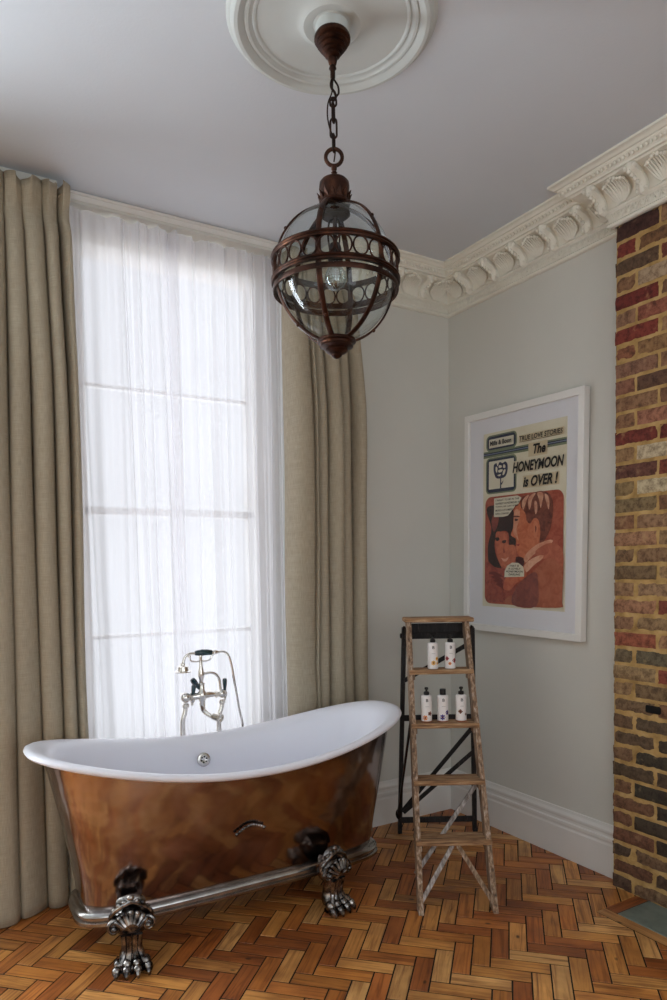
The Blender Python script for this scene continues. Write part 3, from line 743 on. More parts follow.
# ------------------------------------------------------------------ BATH
TC = (-1.615, -.43); NSE = 2.4
def zr(X): return .69+.148*X*X-.03*X**4
def bath():
    root = thing('bateau_bath', 'long copper sided boat bath on silver claw feet, white enamel inside', 'bath', (TC[0], TC[1], 0), radians(-1))
    def ol(th, a, b, n=NSE):
        c, s_ = cos(th), sin(th)
        return a*math.copysign(abs(c)**(2/n), c), b*math.copysign(abs(s_)**(2/n), s_)
    NT = 160
    def surf(levels, closed=True, mat_='enamel', name='x', cap=None):
        """levels: (a, b, zmode) zmode: ('r', dz) relative to the rim or absolute value or ('m', t) blend"""
        b = MB(); vs = []
        for lev in levels:
            (a, bb, zm) = lev[:3]; nn = lev[3] if len(lev) > 3 else NSE
            for k in range(NT):
                th = 2*pi*(k+.5)/NT; x, y = ol(th, a, bb, nn); X = x/a
                if isinstance(zm, tuple):
                    if zm[0] == 'r': z = zr(X)+zm[1]
                    else: z = zm[2]+(zr(X)+zm[3]-zm[2])*zm[1]
                else: z = zm
                vs.append((x, y, z))
        fs = []
        for j in range(len(levels)-1):
            for k in range(NT):
                k2 = (k+1) % NT; fs.append([j*NT+k, j*NT+k2, (j+1)*NT+k2, (j+1)*NT+k])
        if cap == 'end': fs.append([(len(levels)-1)*NT+k for k in range(NT)])
        if cap == 'start': fs.append([k for k in reversed(range(NT))])
        b.add(vs, fs); return b.build(name, mat_, root, angle=50)
    # copper shell
    lv = []
    for j in range(15):
        t = j/14; f = t**1.25
        lv.append((.665+.120*f, .172+.163*(t**.9), ('m', t, .165, -.024), 4.2-1.8*t**.8))
    surf(lv, mat_='copper', name='shell', cap='start')
    # enamel rim + inside
    rim = [(.78, .33, ('r', -.026)), (.785, .335, ('r', -.022)), (.828, .358, ('r', -.020)), (.844, .368, ('r', -.013)), (.850, .372, ('r', -.004)), (.846, .370, ('r', .006)), (.834, .362, ('r', .011)),
           (.815, .348, ('r', .009)), (.795, .33, ('r', .0)), (.775, .312, ('r', -.014)), (.76, .30, ('r', -.035))]
    inner = []
    for j in range(1, 13):
        t = 1-j/12
        inner.append((.50+.255*t**.8, .16+.138*t**.55, ('m', t, .235, -.04)))
    inner += [(.47, .14, .222), (.40, .10, .217), (.2, .04, .215)]
    bs = surf(rim+inner, mat_='enamel', name='basin', cap='end')
    # stepped base ring
    ring = [(x-.002, y-.028, z+.012, 4.4) for x, y, z in [(.64, .17, .115), (.692, .222, .115), (.70, .23, .122), (.70, .23, .134), (.690, .22, .140), (.690, .22, .150), (.697, .227, .155), (.695, .225, .163), (.683, .213, .170), (.668, .198, .176), (.64, .17, .18)]]
    surf(ring, mat_='pewter', name='base_ring', cap='start')
    # overflow grille on the far inner wall (outer surface towards the viewer)
    ov = MB(); oc = Vector((-.045, .262, .600)); Rn = Matrix.Rotation(radians(-80+180), 3, 'X')
    Rn = Vector((0, -1, .22)).to_track_quat('Z', 'Y').to_matrix()
    ov.lathe([(.0, .004), (.014, .005), (.024, .006), (.031, .004), (.033, .0)], oc, 28, R=Rn)
    o = ov.build('overflow_grille', 'grille', root)
    hol = MB()
    for k in range(6):
        a = k*pi/3+.3; p = oc+Rn @ Vector((.0135*cos(a), .0135*sin(a), .0052)); hol.lathe([(0, .001), (.0042, .0008), (.0042, -.002)], p, 10, R=Rn)
    hol.build('grille_holes', 'black_hole', o)
    # little arched cast badge on the front
    bd = MB(); N = 11
    for k in range(N):
        t = k/(N-1); x = -.098+.118*t; z = .424+.026*sin(pi*t)+.008*t
        yb = -(.185+.15*((z-.155)/.51)**.9)*(1-abs(x/.74)**NSE)**(1/NSE)-.006
        bd.ball((x, yb, z), (.0078, .006, .0085), 8)
        bd.ball((x+.005, yb-.004, z+.003), .0035, 6)
    bd.build('cast_badge', 'antique', root)
    # claw feet
    def foot():
        f = MB()
        # leg, local: front is -y, attaches at y=.0 z=.15-.25
        f.tube(cr([(0, .035, .205), (0, .005, .17), (0, -.004, .13), (0, .006, .09), (0, .004, .055), (0, -.012, .032)], 5), [.055, .053, .051, .049, .047, .045, .043, .041, .039, .037, .036, .035, .034, .034, .034, .034, .035, .036, .038, .040, .042, .043, .044, .043, .04, .036], 14)
        # fluting tendons
        for x in (-.02, -.007, .007, .02):
            f.tube([(x*1.4, -.042, .15), (x*1.3, -.034, .115), (x*1.2, -.030, .085), (x*1.6, -.036, .06), (x*2.1, -.054, .04)], [.009, .0095, .0095, .011, .011], 8)
        # toes with claws
        for k, x in enumerate((-.042, -.016, .013, .041)):
            yy = -.055-.014*(1-abs(x)/.045)
            f.ball((x*1.12, yy+.016, .040), (.0165, .024, .021), 10)
            f.ball((x*1.25, yy-.006, .025), (.0165, .020, .021), 10)
            f.tube([(x*1.27, yy-.018, .022), (x*1.28, yy-.027, .014), (x*1.28, yy-.029, .003)], [.011, .008, .004], 7)
        f.ball((0, -.022, .02), (.048, .04, .02), 14)
        f.ball((0, -.02, .0045), (.05, .045, .0045), 14)
        # knee mass
        f.ball((0, .002, .185), (.068, .047, .058), 18)
        # shell fan
        for k in range(7):
            a = radians(-60+20*k); l = .062*(1-.12*abs(k-3)/3)
            p0 = Vector((0, -.050, .168)); p1 = Vector((sin(a)*l, -.040-.010*cos(a), .176+cos(a)*l))
            f.tube([p0, p0.lerp(p1, .5)+Vector((0, -.012, 0)), p1], [.004, .0085, .0095], 8); f.ball(p1, .0105, 8)
        # volutes either side
        for sg in (-1, 1):
            pts = []; rd = []
            for j in range(26):
                t = j/25; a = t*2*pi*1.6; rr = .031*(1-t*.82)
                pts.append((sg*(.052-rr*cos(a)*.75+.004), -.028-.02*t-.002, .182+rr*sin(a))); rd.append(.0085*(1-.3*t))
            f.tube(pts, rd, 8); f.ball((sg*.055, -.052, .182), .011, 10)
            f.tube(cr([(sg*.07, -.012, .2), (sg*.058, -.02, .232), (sg*.03, -.026, .256), (0, -.026, .268)], 4), .0085, 8)
        # beaded crest
        for k in range(9):
            a = radians(-72+18*k); f.ball((sin(a)*.066, -.012-.01*cos(a), .196+cos(a)*.076), .0105, 8)
        f.ball((0, -.02, .283), .013, 10); f.ball((-.0, -.008, .262), (.05, .018, .03), 12)
        f.box((0, .02, .2), (.085, .05, .1), bev=.01)
        return f
    for (x, y, rz) in ((-.525, -.262, -12), (.345, -.262, 16), (-.50, .25, 180+12), (.36, .25, 180-12)):
        f = foot(); R = Matrix.Rotation(radians(rz), 4, 'Z') @ Matrix.Diagonal((1.1, 1, .97, 1)); f.v = [R @ p+Vector((x, y, 0)) for p in f.v]
        f.build('claw_foot', 'antique', root)
bath()

# ------------------------------------------------------------------ BATH TAP
def tap():
    root = thing('bath_mixer_tap', 'floor standing nickel bath mixer with dark handles, behind the bath', 'tap', (-1.6, -.02, 0))
    Y = -.02
    pt = lambda x, z, y=Y: (x, y, z)
    for (xb, xt, zt) in ((-1.706, -1.688, .875), (-1.519, -1.500, .872)):
        s = MB()
        s.lathe([(.019, 0), (.019, .006), (.016, .012), (.0115, .03), (.0115, .55), (.013, .555), (.013, .6)], (xb, Y, 0), 18)
        s.lathe([(.0115, 0), (.019, .003), (.019, .075), (.023, .078), (.023, .084), (.014, .09), (.0125, .12)], (xb, Y, .60+.0), 18)
        s.tube(cr([(xb, Y, .70), (xb, Y, .745), (xb+.004, Y, .775), (xt-.002, Y, .815), (xt, Y, .84), (xt, Y, .85)], 5), [.0125]*26, 12)
        s.lathe([(.0125, .0), (.018, .004), (.018, .016), (.013, .02)], (xt, Y, .826), 16)
        s.build('standpipe', 'nickel', root, world=True)
    bd = MB()
    bd.ball((-1.688, Y, .877), .026, 18); bd.ball((-1.5, Y, .877), .022, 18)
    bd.tube([pt(-1.688, .877), pt(-1.655, .877), pt(-1.64, .877), pt(-1.60, .88), pt(-1.56, .88), pt(-1.53, .877), pt(-1.5, .877)], [.015, .012, .017, .02, .016, .012, .015], 14)
    bd.lathe([(.0, -.055), (.012, -.05), (.016, -.03), (.022, -.015), (.024, 0), (.022, .014), (.015, .024), (.013, .05), (.018, .055), (.013, .062)], (-1.603, Y, .88), 20)
    # hexagon nuts
    for x in (-1.66, -1.53): bd.lathe([(.0, -.006), (.019, -.006), (.019, .006), (0, .006)], (x, Y, .877), 6, R=Matrix.Rotation(pi/2, 3, 'Y'))
    bd.build('mixer_body', 'nickel', root, world=True)
    sp = MB(); sp.tube(cr([(-1.603, Y, .84), (-1.59, -.0, .80), (-1.565, -.03, .775), (-1.55, -.055, .77)], 5), [.016, .016, .0155, .015, .014, .0135, .013, .013, .0125, .0125, .012, .012, .012, .012, .012, .012], 12)
    sp.lathe([(.012, -.02), (.019, -.018), (.019, .018), (.022, .02), (.022, .028), (.016, .028), (.014, .02)], (-1.545, -.06, .77), 18, R=Vector((.5, -.8, -.15)).to_track_quat('Z', 'Y').to_matrix())
    sp.build('spout', 'nickel', root, world=True)
    def lever(base, tip, r=.011):
        b_ = Vector(base); t_ = Vector(tip); h = MB(); d = (t_-b_)
        h.lathe([(.0, -.022), (.008, -.018), (.0135, -.008), (.0135, .006), (.008, .014), (.006, .02)], b_, 14, R=d.to_track_quat('Z', 'Y').to_matrix())
        h.ball(b_-d.normalized()*.024, .008, 10)
        o = h.build('lever', 'nickel', root, world=True)
        g = MB(); g.tube([b_+d*.18, b_+d*.3, b_+d*.6, b_+d*.85, b_+d*.97, t_], [.006, .008, r, r*1.1, r*.9, r*.4], 12)
        MATS[o.name] = MATS[root.name]; g.build('lever_grip', 'teal', o, world=True)
    lever((-1.648, -.008, .862), (-1.640, -.012, .935)); lever((-1.478, -.006, .872), (-1.478, -.01, .952)); lever((-1.600, -.005, .895), (-1.655, -.03, .965), .014)
    st = MB(); st.lathe([(.012, 0), (.010, .02), (.014, .03), (.018, .045), (.014, .07), (.010, .085), (.008, .13), (.010, .14), (.006, .15)], (-1.606, Y, .935), 18)
    st.tube(cr([(-1.595, Y, .985), (-1.56, Y, .988), (-1.53, Y, .978), (-1.512, Y, .95), (-1.507, Y, .905), (-1.503, Y, .885)], 5), .0072, 10)
    st.tube(cr([(-1.664, Y, 1.07), (-1.655, Y, 1.054), (-1.63, Y, 1.048), (-1.606, Y, 1.05), (-1.58, Y, 1.048), (-1.556, Y, 1.055), (-1.545, Y, 1.078)], 5), .0045, 8)
    for x, z in ((-1.664, 1.072), (-1.545, 1.08)): st.tube(cr([(x, Y-.014, z+.012), (x, Y-.012, z-.002), (x, Y, z-.006), (x, Y+.012, z-.002), (x, Y+.014, z+.012)], 4), .004, 7)
    st.build('cradle', 'nickel', root, world=True)
    hs = MB(); hs.tube(cr([(-1.635, Y, 1.09), (-1.665, Y, 1.089), (-1.685, Y, 1.075), (-1.694, Y, 1.05), (-1.696, Y, 1.035)], 5), [.007]*21, 12)
    hs.lathe([(.008, .03), (.012, .026), (.013, .018), (.026, .012), (.030, -.008), (.040, -.012), (.040, -.016), (.0, -.018)], (-1.697, Y, 1.018), 24)
    MB().tube([(-1.545, Y, 1.088), (-1.535, Y, 1.088), (-1.528, Y, 1.088), (-1.515, Y, 1.088)], [.009, .012, .012, .008], 12).build('hose_connector', 'nickel', root, world=True)
    o = hs.build('hand_shower', 'nickel', root, world=True); MATS[o.name] = MATS[root.name]
    MB().tube([(-1.636, Y, 1.09), (-1.63, Y, 1.09), (-1.60, Y, 1.091), (-1.57, Y, 1.09), (-1.548, Y, 1.088), (-1.544, Y, 1.088)], [.009, .0125, .0165, .0155, .0125, .008], 16).build('hand_grip', 'teal', o, world=True)
    hz = MB(); path = cr([(-1.515, Y, 1.088), (-1.488, Y, 1.088), (-1.462, Y, 1.07), (-1.445, Y, 1.02), (-1.43, Y, .93), (-1.405, Y+.005, .79), (-1.385, Y+.01, .68), (-1.40, Y+.01, .5), (-1.47, Y+.01, .35), (-1.5, Y+.01, .45)], 14)
    n_ = len(path); hz.tube(path, [.0068 if i % 2 else .0058 for i in range(n_)], 8); hz.build('shower_hose', 'nickel', root, world=True)
tap()

# ------------------------------------------------------------------ LADDER
LM = (-.847, -1.0425, 0); LR = atan2(-.4946, .869)
def ladder():
    root = thing('step_ladder', 'worn old wooden step ladder with paint flaked legs in the corner', 'ladder', LM, LR)
    T = .42
    def F(u, z, dv=0): return Vector((u, T*z+dv, z))
    lu = lambda z: -.157+.012*z/1.2 if 0 else -.170+.020*z
    ru = lambda z: .175-.010*z
    nrm = Vector((0, -1, T)).normalized()
    # front stiles (deep boards, narrow edge to the viewer)
    rnd = random.Random(5)
    for fu, sg in ((lu, -1), (ru, 1)):
        s = MB(); 
        a = F(fu(0)-sg*.011, .0, .0); b_ = F(fu(1.22)-sg*.011, 1.222, .0)
        w, dp = .022, .068
        N = 26
        def fn(uu, vv, a=a, b_=b_, sg=sg):
            p = a.lerp(b_, vv)
            ang = uu*4; k = int(ang) % 4; f = ang-int(ang)
            cs = [(-1, 0), (1, 0), (1, 1), (-1, 1)]
            c0, c1 = cs[k], cs[(k+1) % 4]; cx = c0[0]+(c1[0]-c0[0])*f; cy = c0[1]+(c1[1]-c0[1])*f
            j = noise.noise(Vector((vv*30, k, sg)))*.0012
            return p+Vector((cx*w/2+j, 0, 0))+Vector((0, 1, -0.0))*(cy*dp)+Vector((0, j, 0))
        s.grid(fn, 8, N, closed_u=True)
        s.box(F(fu(0)-sg*.011, .003, dp/2), (w, dp, .006))
        s.box((fu(1.22)-sg*.011, T*1.222+dp/2, 1.222), (w, dp, .004))
        s.build('front_stile', 'stile_wood', root, angle=30)
    # treads
    for k, z in enumerate((.265, .505, .745, .985)):
        t = MB(); x0 = lu(z)+.0; x1 = ru(z)-.0
        if k == 0: x0 -= .002; x1 += .004
        dpt = .108-.004*k
        t.box(((x0+x1)/2, T*z-.006+dpt/2, z+.005), (x1-x0-.004, dpt, .022), bev=.003)
        tr = t.build('tread', 'step_wood', root, angle=30)
        # small corner cleats under the treads
        for x in (x0+.024, x1-.024): MB().box((x-.0, T*z+.03, z-.020), (.012, .05, .026), bev=.002).build('tread_cleat', 'stile_wood', root, angle=30)
    # cap board
    cp = MB().box((.0175, .52+.058, 1.2325), (.343, .125, .022), bev=.004); cp.build('cap_board', 'step_wood', root, angle=30)
    # black hanging rails below the cap
    MB().box((.02, .575, 1.190), (.268, .02, .045), bev=.002).build('top_rail', 'black_wood', root, angle=30)
    MB().box((.02, .598, 1.150), (.29, .02, .034), bev=.002).build('hinge_rail', 'black_wood', root, angle=30)
    for x in (-.148, .178):
        h = MB().box((x, .585, 1.165), (.008, .075, .06), bev=.002)
        h.lathe([(0, -.012), (.012, -.01), (.013, .006), (0, .012)], (x+(-.012 if x < 0 else .012), .598, 1.15), 14, R=Matrix.Rotation(pi/2, 3, 'Y'))
        h.tube([(x+(-.006 if x < 0 else .006), .56, 1.2), (x+(-.012 if x < 0 else .012), .575, 1.17), (x+(-.012 if x < 0 else .012), .60, 1.135)], .005, 8)
        h.build('hinge', 'dark_iron', root)
    # back legs
    B0, BT = .948, -.31
    def Bk(u, z, dv=0): return Vector((u, B0+BT*z+dv, z))
    for (u0, u1) in ((-.142, -.152), (.283, .192)):
        s = MB().bar(Bk(u0, .001), Bk(u1, 1.19), .021, .034, up=(0, 1, 0), bev=.002)
        s.build('back_leg', 'black_wood', root, angle=30)
    MB().bar(Bk(-.14, .082), Bk(.275, .082), .018, .03, up=(0, 0, 1), bev=.002).build('back_rail', 'black_wood', root, angle=30)
    MB().bar(Bk(-.15, .70), Bk(.235, .70), .018, .03, up=(0, 0, 1), bev=.002).build('back_rail', 'black_wood', root, angle=30)
    # braces
    def brace(p, q, w, t, m, up=(0, 1, 0)): MB().bar(p, q, t, w, up=up, bev=.0015).build('brace', m, root, angle=30)
    def strap(p, q, w, m):   # flat slat lying in the plane of its frame (width in plane, thin in v)
        p = Vector(p); q = Vector(q); MB().bar(p, q, w, .009, up=(0, 1, 0), bev=.0015).build('brace', m, root, angle=30)
    strap(Bk(-.134, .15, -.026), Bk(.222, .645, -.026), .022, 'black_wood')
    strap(Bk(-.130, .145, -.040), Bk(.25, .525, -.040), .022, 'black_wood')
    strap(Bk(-.145, .915, -.026), Bk(.165, 1.10, -.026), .022, 'black_wood')
    strap(F(.160, .50, .080), F(-.165, .125, .080), .020, 'grey_wood')
    strap(F(.0, .258, .012), F(-.163, .035, .012), .020, 'grey_wood')
    strap(F(.022, .258, .012), F(.160, .035, .012), .020, 'stile_wood')
    # long folding side stay, left side
    MB().bar((-.150, .31+.06, .76), (-.158, B0+BT*.14-.03, .14), .009, .02, up=(0, 1, 0)).build('side_stay', 'dark_iron', root, angle=30)
    MB().ball((-.152, .90, .125), (.018, .018, .03), 12).build('stay_knuckle', 'dark_iron', root)
ladder()
LMAT = Matrix.Translation(LM) @ Matrix.Rotation(LR, 4, 'Z')

def text_mesh(body, w=None, h=None, shear=0, bold=0, space=1):
    cu = bpy.data.curves.new('lettering', 'FONT'); cu.body = body; cu.align_x = 'LEFT'; cu.shear = shear; cu.offset = bold; cu.space_character = space; cu.fill_mode = 'FRONT'; cu.resolution_u = 3
    o = bpy.data.objects.new('lettering', cu); COL.objects.link(o)
    dg = bpy.context.evaluated_depsgraph_get(); dg.update(); me = bpy.data.meshes.new_from_object(o.evaluated_get(dg))
    vs = [v.co.copy() for v in me.vertices]; fs = [list(p.vertices) for p in me.polygons]
    bpy.data.objects.remove(o); bpy.data.curves.remove(cu); bpy.data.meshes.remove(me)
    x0 = min(v.x for v in vs); x1 = max(v.x for v in vs); y0 = min(v.y for v in vs); y1 = max(v.y for v in vs)
    return [((v.x-x0)/(x1-x0), (v.y-y0)/(y1-y0)) for v in vs], fs, (x1-x0)/(y1-y0)

# ------------------------------------------------------------------ BOTTLES
def flower(pet, r, cx, cy, inner=.3):
    pts = []
    for k in range(pet*6):
        a = 2*pi*k/(pet*6); rr = r*(.84+.16*cos(pet*a)); pts.append((cx+rr*cos(a), cy+rr*sin(a)))
    return pts
def bottle(u, v, z, label, style, prints, turn=0):
    loc = LMAT @ Vector((u, v, z)); R0 = .0255
    root = thing('toiletry_bottle', label, 'bottle', loc, LR+turn, group='toiletry bottles on the ladder')
    HB = .124
    b = MB()
    b.lathe([(R0-.003, .0), (R0, .002), (R0, HB-.004), (R0-.0035, HB), (.012, HB+.002), (.011, HB+.004)], (0, 0, .002 if style != 'plain' else .005), 28)
    body = b.build('bottle_body', 'bottle', root)
    MB().lathe([(R0-.002, 0), (R0+.0002, .0015), (R0+.0002, .006), (R0-.001, .0068)], (0, 0, 0), 28).build('amber_foot', 'amber' if style != 'upper' else 'bottle', root)
    c = MB(); z0 = HB+.004
    if style == 'cap':
        c.lathe([(.0145, 0), (.0145, .026), (.013, .0275), (0, .0275)], (0, 0, z0), 24); c.build('screw_cap', 'black_plastic', root)
    else:
        c.lathe([(.0125, 0), (.0135, .002), (.0135, .012), (.010, .016), (.005, .017), (.0045, .024), (.009, .026), (.009, .034), (.006, .036), (0, .036)], (0, 0, z0), 24)
        c.tube([(0, 0, z0+.031), (0, -.014, z0+.031), (0, -.019, z0+.027)], [.0042, .0038, .003], 8)
        c.build('pump', 'black_plastic', root)
    def wrap(x, y, dr=.0004): a = x/R0; return ((R0+dr)*sin(a), -(R0+dr)*cos(a), y)
    for (name, kind, x, y, s_) in prints:
        p = MB(); cols = {'yellow': 'p_yellow', 'red': 'p_red', 'orange': 'p_orange', 'violet': 'p_violet', 'brown': 'p_brown', 'maroon': 'p_maroon'}
        s_ *= 1.25; pts = flower(kind, s_, x, y); n_ = len(pts)
        p.add([wrap(x, y, .0006)]+[wrap(a, c_) for a, c_ in pts], [[0, 1+i, 1+(i+1) % n_] for i in range(n_)])
        q = flower(6, s_*.36, x, y); p.add([wrap(x, y, .0009)]+[wrap(a, c_, .0008) for a, c_ in q], [[0, 1+i, 1+(i+1) % len(q)] for i in range(len(q))], 1)
        p.build('printed_flower', [cols[name], 'p_brown' if name == 'yellow' else 'p_maroon'], body, smooth=False)
    tv, tf, asp = text_mesh('B', bold=.02)
    t = MB(); t.add([wrap(-.006+a*.011, .098+c_*.0145) for a, c_ in tv], tf); t.build('letter_mark', 'ink', body, smooth=False)
    t = MB(); t.grid(lambda a, c_: wrap(-.009+.018*a, .074+.0028*c_), 6, 1); t.build('name_line', 'p_palegrey', body, smooth=False)
Y, Rr, O, Vi, Br, Ma = 'yellow', 'red', 'orange', 'violet', 'brown', 'maroon'
zt = .985+.0165
bottle(-.028, .455, zt, 'white pump bottle with yellow flowers, left one on the top step of the ladder', 'upper', [(Y, 8, -.001, .03, .010), (Y, 8, .018, .05, .008), (Y, 7, .021, .027, .006)])
bottle(.057, .455, zt, 'white pump bottle with dark red and orange flowers, right one on the top step', 'upper', [(Rr, 4, -.021, .05, .009), (Rr, 4, .018, .040, .010), (O, 6, -.006, .026, .007)])
zt = .745+.0165
bottle(-.075, .362, zt, 'white pump bottle with pale orange slices, leftmost of three on the second step', 'pump', [(O, 7, -.010, .022, .011), (Br, 5, .013, .042, .009)])
bottle(.003, .362, zt, 'white bottle with square black cap and violet flowers, middle of three on a step', 'cap', [(Vi, 8, -.006, .024, .0115), (Vi, 8, .020, .045, .010)])
bottle(.090, .362, zt, 'white pump bottle with small brown butterfly print, rightmost of three on the second step', 'pump', [(Br, 4, -.008, .050, .009), (Br, 4, .021, .036, .006)])

# ------------------------------------------------------------------ PICTURE
def flatmat(n, c, r=.7): 
    m = mat(n, c, r); return m
def painty(n, c1, c2, s=30):
    return noisy(n, [(.35, c1), (.65, c2)], s, rough=.7, detail=3, dist=1.2)
def picture():
    W2, H2 = .4235, .615
    base = Matrix(((0, 0, -1, -.03), (-1, 0, 0, -.590), (0, 1, 0, 1.741), (0, 0, 0, 1)))
    root = thing('framed_poster', 'white framed romance comic poster hanging on the wall above the ladder', 'picture', mtx=base @ Matrix.Rotation(radians(-.9), 4, 'Z'))
    fw = .036; f = MB()
    for (x, y, sx, sy) in ((0, H2-fw/2, 2*W2, fw), (0, -H2+fw/2, 2*W2, fw), (-W2+fw/2, 0, fw, 2*H2-2*fw), (W2-fw/2, 0, fw, 2*H2-2*fw)):
        f.box((x, y, -.0205), (sx, sy, .041), bev=.0015)
    f.build('picture_frame', 'trim', root, smooth=False)
    M['mat_board'] = flatmat('mat_board', (226, 226, 230)); M['paper'] = noisy('aged_paper', [(.35, (214, 206, 180)), (.65, (222, 215, 192))], 9, rough=.75)
    MB().box((0, 0, -.0185), (2*W2-2*fw+.004, 2*H2-2*fw+.004, .003)).build('mat_board', 'mat_board', root, smooth=False)
    MB().box((0, 0, -.030), (2*W2-.02, 2*H2-.02, .008)).build('backing_board', 'mat_board', root, smooth=False)
    g = MB().add([(-W2+fw, -H2+fw, -.006), (W2-fw, -H2+fw, -.006), (W2-fw, H2-fw, -.006), (-W2+fw, H2-fw, -.006)], [[0, 1, 2, 3]]); g.build('picture_glass', 'picture_glass', root, smooth=False)
    PX, PY, PW, PH = -.2795, .4927, .59, .967
    p = MB().box((PX+PW/2, PY-PH/2, -.0165), (PW, PH, .0012)); pap = p.build('poster_sheet', 'paper', root, smooth=False)
    lay = [-.0158]
    def Q(u, v, z): return (PX+u, PY-v, z)
    cols = {}
    def poly(pts, c, k=4, sm=True, c2=None, mat_=None, name='poster_print'):
        lay[0] += .00012
        pp = [(a, b_, 0) for a, b_ in pts]
        if sm: pp = [tuple(x) for x in cr(pp, k, True)]
        key = (c, c2)
        if key not in cols: cols[key] = painty('ink_%d' % len(cols), c, c2, 22) if c2 else flatmat('ink_%d' % len(cols), c)
        me = MB()
        from mathutils.geometry import tessellate_polygon
        tr = tessellate_polygon([[Vector((a, -b_, 0)) for a, b_, _ in pp]])
        vs = [Q(a, b_, lay[0]) for a, b_, _ in pp]; fs = []
        for t in tr:
            a, b_, c_ = (Vector(vs[i]) for i in t)
            fs.append(list(t) if (b_-a).cross(c_-a).z > 0 else list(reversed(t)))
        me.add(vs, fs); pieces.append((me, cols[key], lay[0]))
    pieces = []
    def rrect(u0, v0, u1, v1, r, c, c2=None):
        pts = []
        for (cx, cy, a0) in ((u1-r, v0+r, -90), (u1-r, v1-r, 0), (u0+r, v1-r, 90), (u0+r, v0+r, 180)):
            for k in range(7): a = radians(a0+15*k); pts.append((cx+r*cos(a), cy+r*sin(a)))
        poly(pts, c, sm=False, c2=c2)
    navy = (34, 42, 66); green = (112, 122, 96); cream = (214, 208, 186)
    # stripes
    rrect(.001, .100, .589, .136, .001, green); rrect(.001, .109, .589, .124, .001, navy); rrect(.001, .1145, .589, .119, .0005, (120, 130, 150))
    for (u0, v0, u1, v1) in ((.022, .014, .255, .102), (.022, .138, .255, .338)):
        rrect(u0, v0, u1, v1, .028, green); rrect(u0+.009, v0+.008, u1-.009, v1-.008, .022, navy)
    rrect(.045, .036, .232, .084, .003, cream); rrect(.045, .158, .235, .312, .003, cream)
    # line drawn rose in the lower badge
    ink = (36, 40, 70)
    for pts in ([(.085, .178), (.105, .172), (.112, .19), (.128, .168), (.15, .176), (.17, .17), (.186, .182), (.19, .21), (.182, .24), (.16, .256), (.11, .256), (.09, .235), (.082, .205)],): poly(pts, ink)
    for pts in ([(.10, .19), (.112, .2), (.108, .225), (.098, .21)], [(.125, .185), (.145, .19), (.14, .2), (.122, .198)], [(.158, .185), (.172, .19), (.17, .205), (.155, .2)], [(.12, .212), (.15, .21), (.148, .222), (.124, .225)], [(.16, .215), (.175, .215), (.165, .238), (.152, .24)], [(.112, .238), (.14, .236), (.13, .246)]): poly(pts, cream)
    rrect(.134, .25, .142, .312, .001, ink); poly([(.142, .285), (.16, .27), (.165, .262), (.148, .292)], ink)
    # text background slips
    tan = (206, 190, 156)
    rrect(.272, .046, .574, .084, .002, tan); rrect(.339, .096, .468, .168, .002, tan); rrect(.228, .178, .586, .244, .002, (214, 204, 176)); rrect(.303, .262, .548, .328, .002, tan)
    # picture panel, generic painted embrace
    bg1, bg2 = (150, 66, 48), (176, 92, 68)
    rrect(.02, .354, .577, .950, .045, bg1, bg2)
    poly([(.03, .42), (.10, .40), (.19, .40), (.24, .45), (.25, .53), (.255, .63), (.21, .66), (.2, .56), (.14, .55), (.10, .59), (.105, .67), (.16, .77), (.10, .78), (.05, .72), (.045, .62), (.07, .53)], (34, 20, 20), c2=(58, 30, 28))
    poly([(.07, .50), (.085, .455), (.125, .46), (.12, .51), (.09, .55)], (112, 50, 42), c2=(140, 70, 56))
    poly([(.105, .56), (.145, .55), (.19, .565), (.20, .62), (.25, .63), (.255, .70), (.205, .75), (.15, .74), (.115, .67)], (168, 88, 62), c2=(196, 112, 80))
    poly([(.10, .585), (.125, .58), (.135, .592), (.115, .602)], (40, 22, 24)); poly([(.155, .60), (.185, .598), (.18, .612), (.16, .614)], (60, 30, 28))
    poly([(.15, .695), (.18, .70), (.205, .69), (.19, .712), (.165, .712)], (216, 160, 136)); poly([(.165, .64), (.178, .66), (.165, .668)], (140, 66, 48))
    # jumper / shoulder of the first figure
    poly([(.03, .72), (.10, .745), (.20, .76), (.26, .80), (.29, .86), (.25, .93), (.06, .94), (.03, .91)], (132, 54, 44), c2=(164, 80, 60))
    for i in range(4): poly([(.05+.02*i, .78+.02*i), (.10+.02*i, .77+.02*i), (.17, .80+.025*i), (.10+.02*i, .79+.024*i)], (112, 42, 38))
    # second figure: face, hair, ear, collar, jacket
    poly([(.25, .43), (.30, .40), (.37, .41), (.44, .52), (.44, .62), (.40, .66), (.345, .71), (.27, .67), (.262, .60), (.245, .585), (.222, .57), (.238, .53), (.24, .48)], (184, 98, 64), c2=(206, 124, 88))
    poly([(.248, .44), (.285, .445), (.28, .50), (.262, .54), (.278, .60), (.262, .585), (.24, .56), (.24, .5)], (214, 158, 128), c2=(196, 128, 96))
    poly([(.25, .485), (.272, .488), (.268, .496), (.252, .497)], (70, 34, 34)); poly([(.245, .468), (.282, .472), (.28, .478), (.247, .476)], (104, 48, 42)); poly([(.262, .625), (.285, .62), (.28, .632)], (150, 60, 50))
    poly([(.29, .42), (.30, .375), (.36, .362), (.43, .352), (.49, .375), (.512, .43), (.508, .50), (.49, .56), (.455, .61), (.425, .62), (.43, .56), (.415, .50), (.385, .49), (.36, .515), (.335, .50), (.325, .46)], (92, 44, 38), c2=(134, 74, 56))
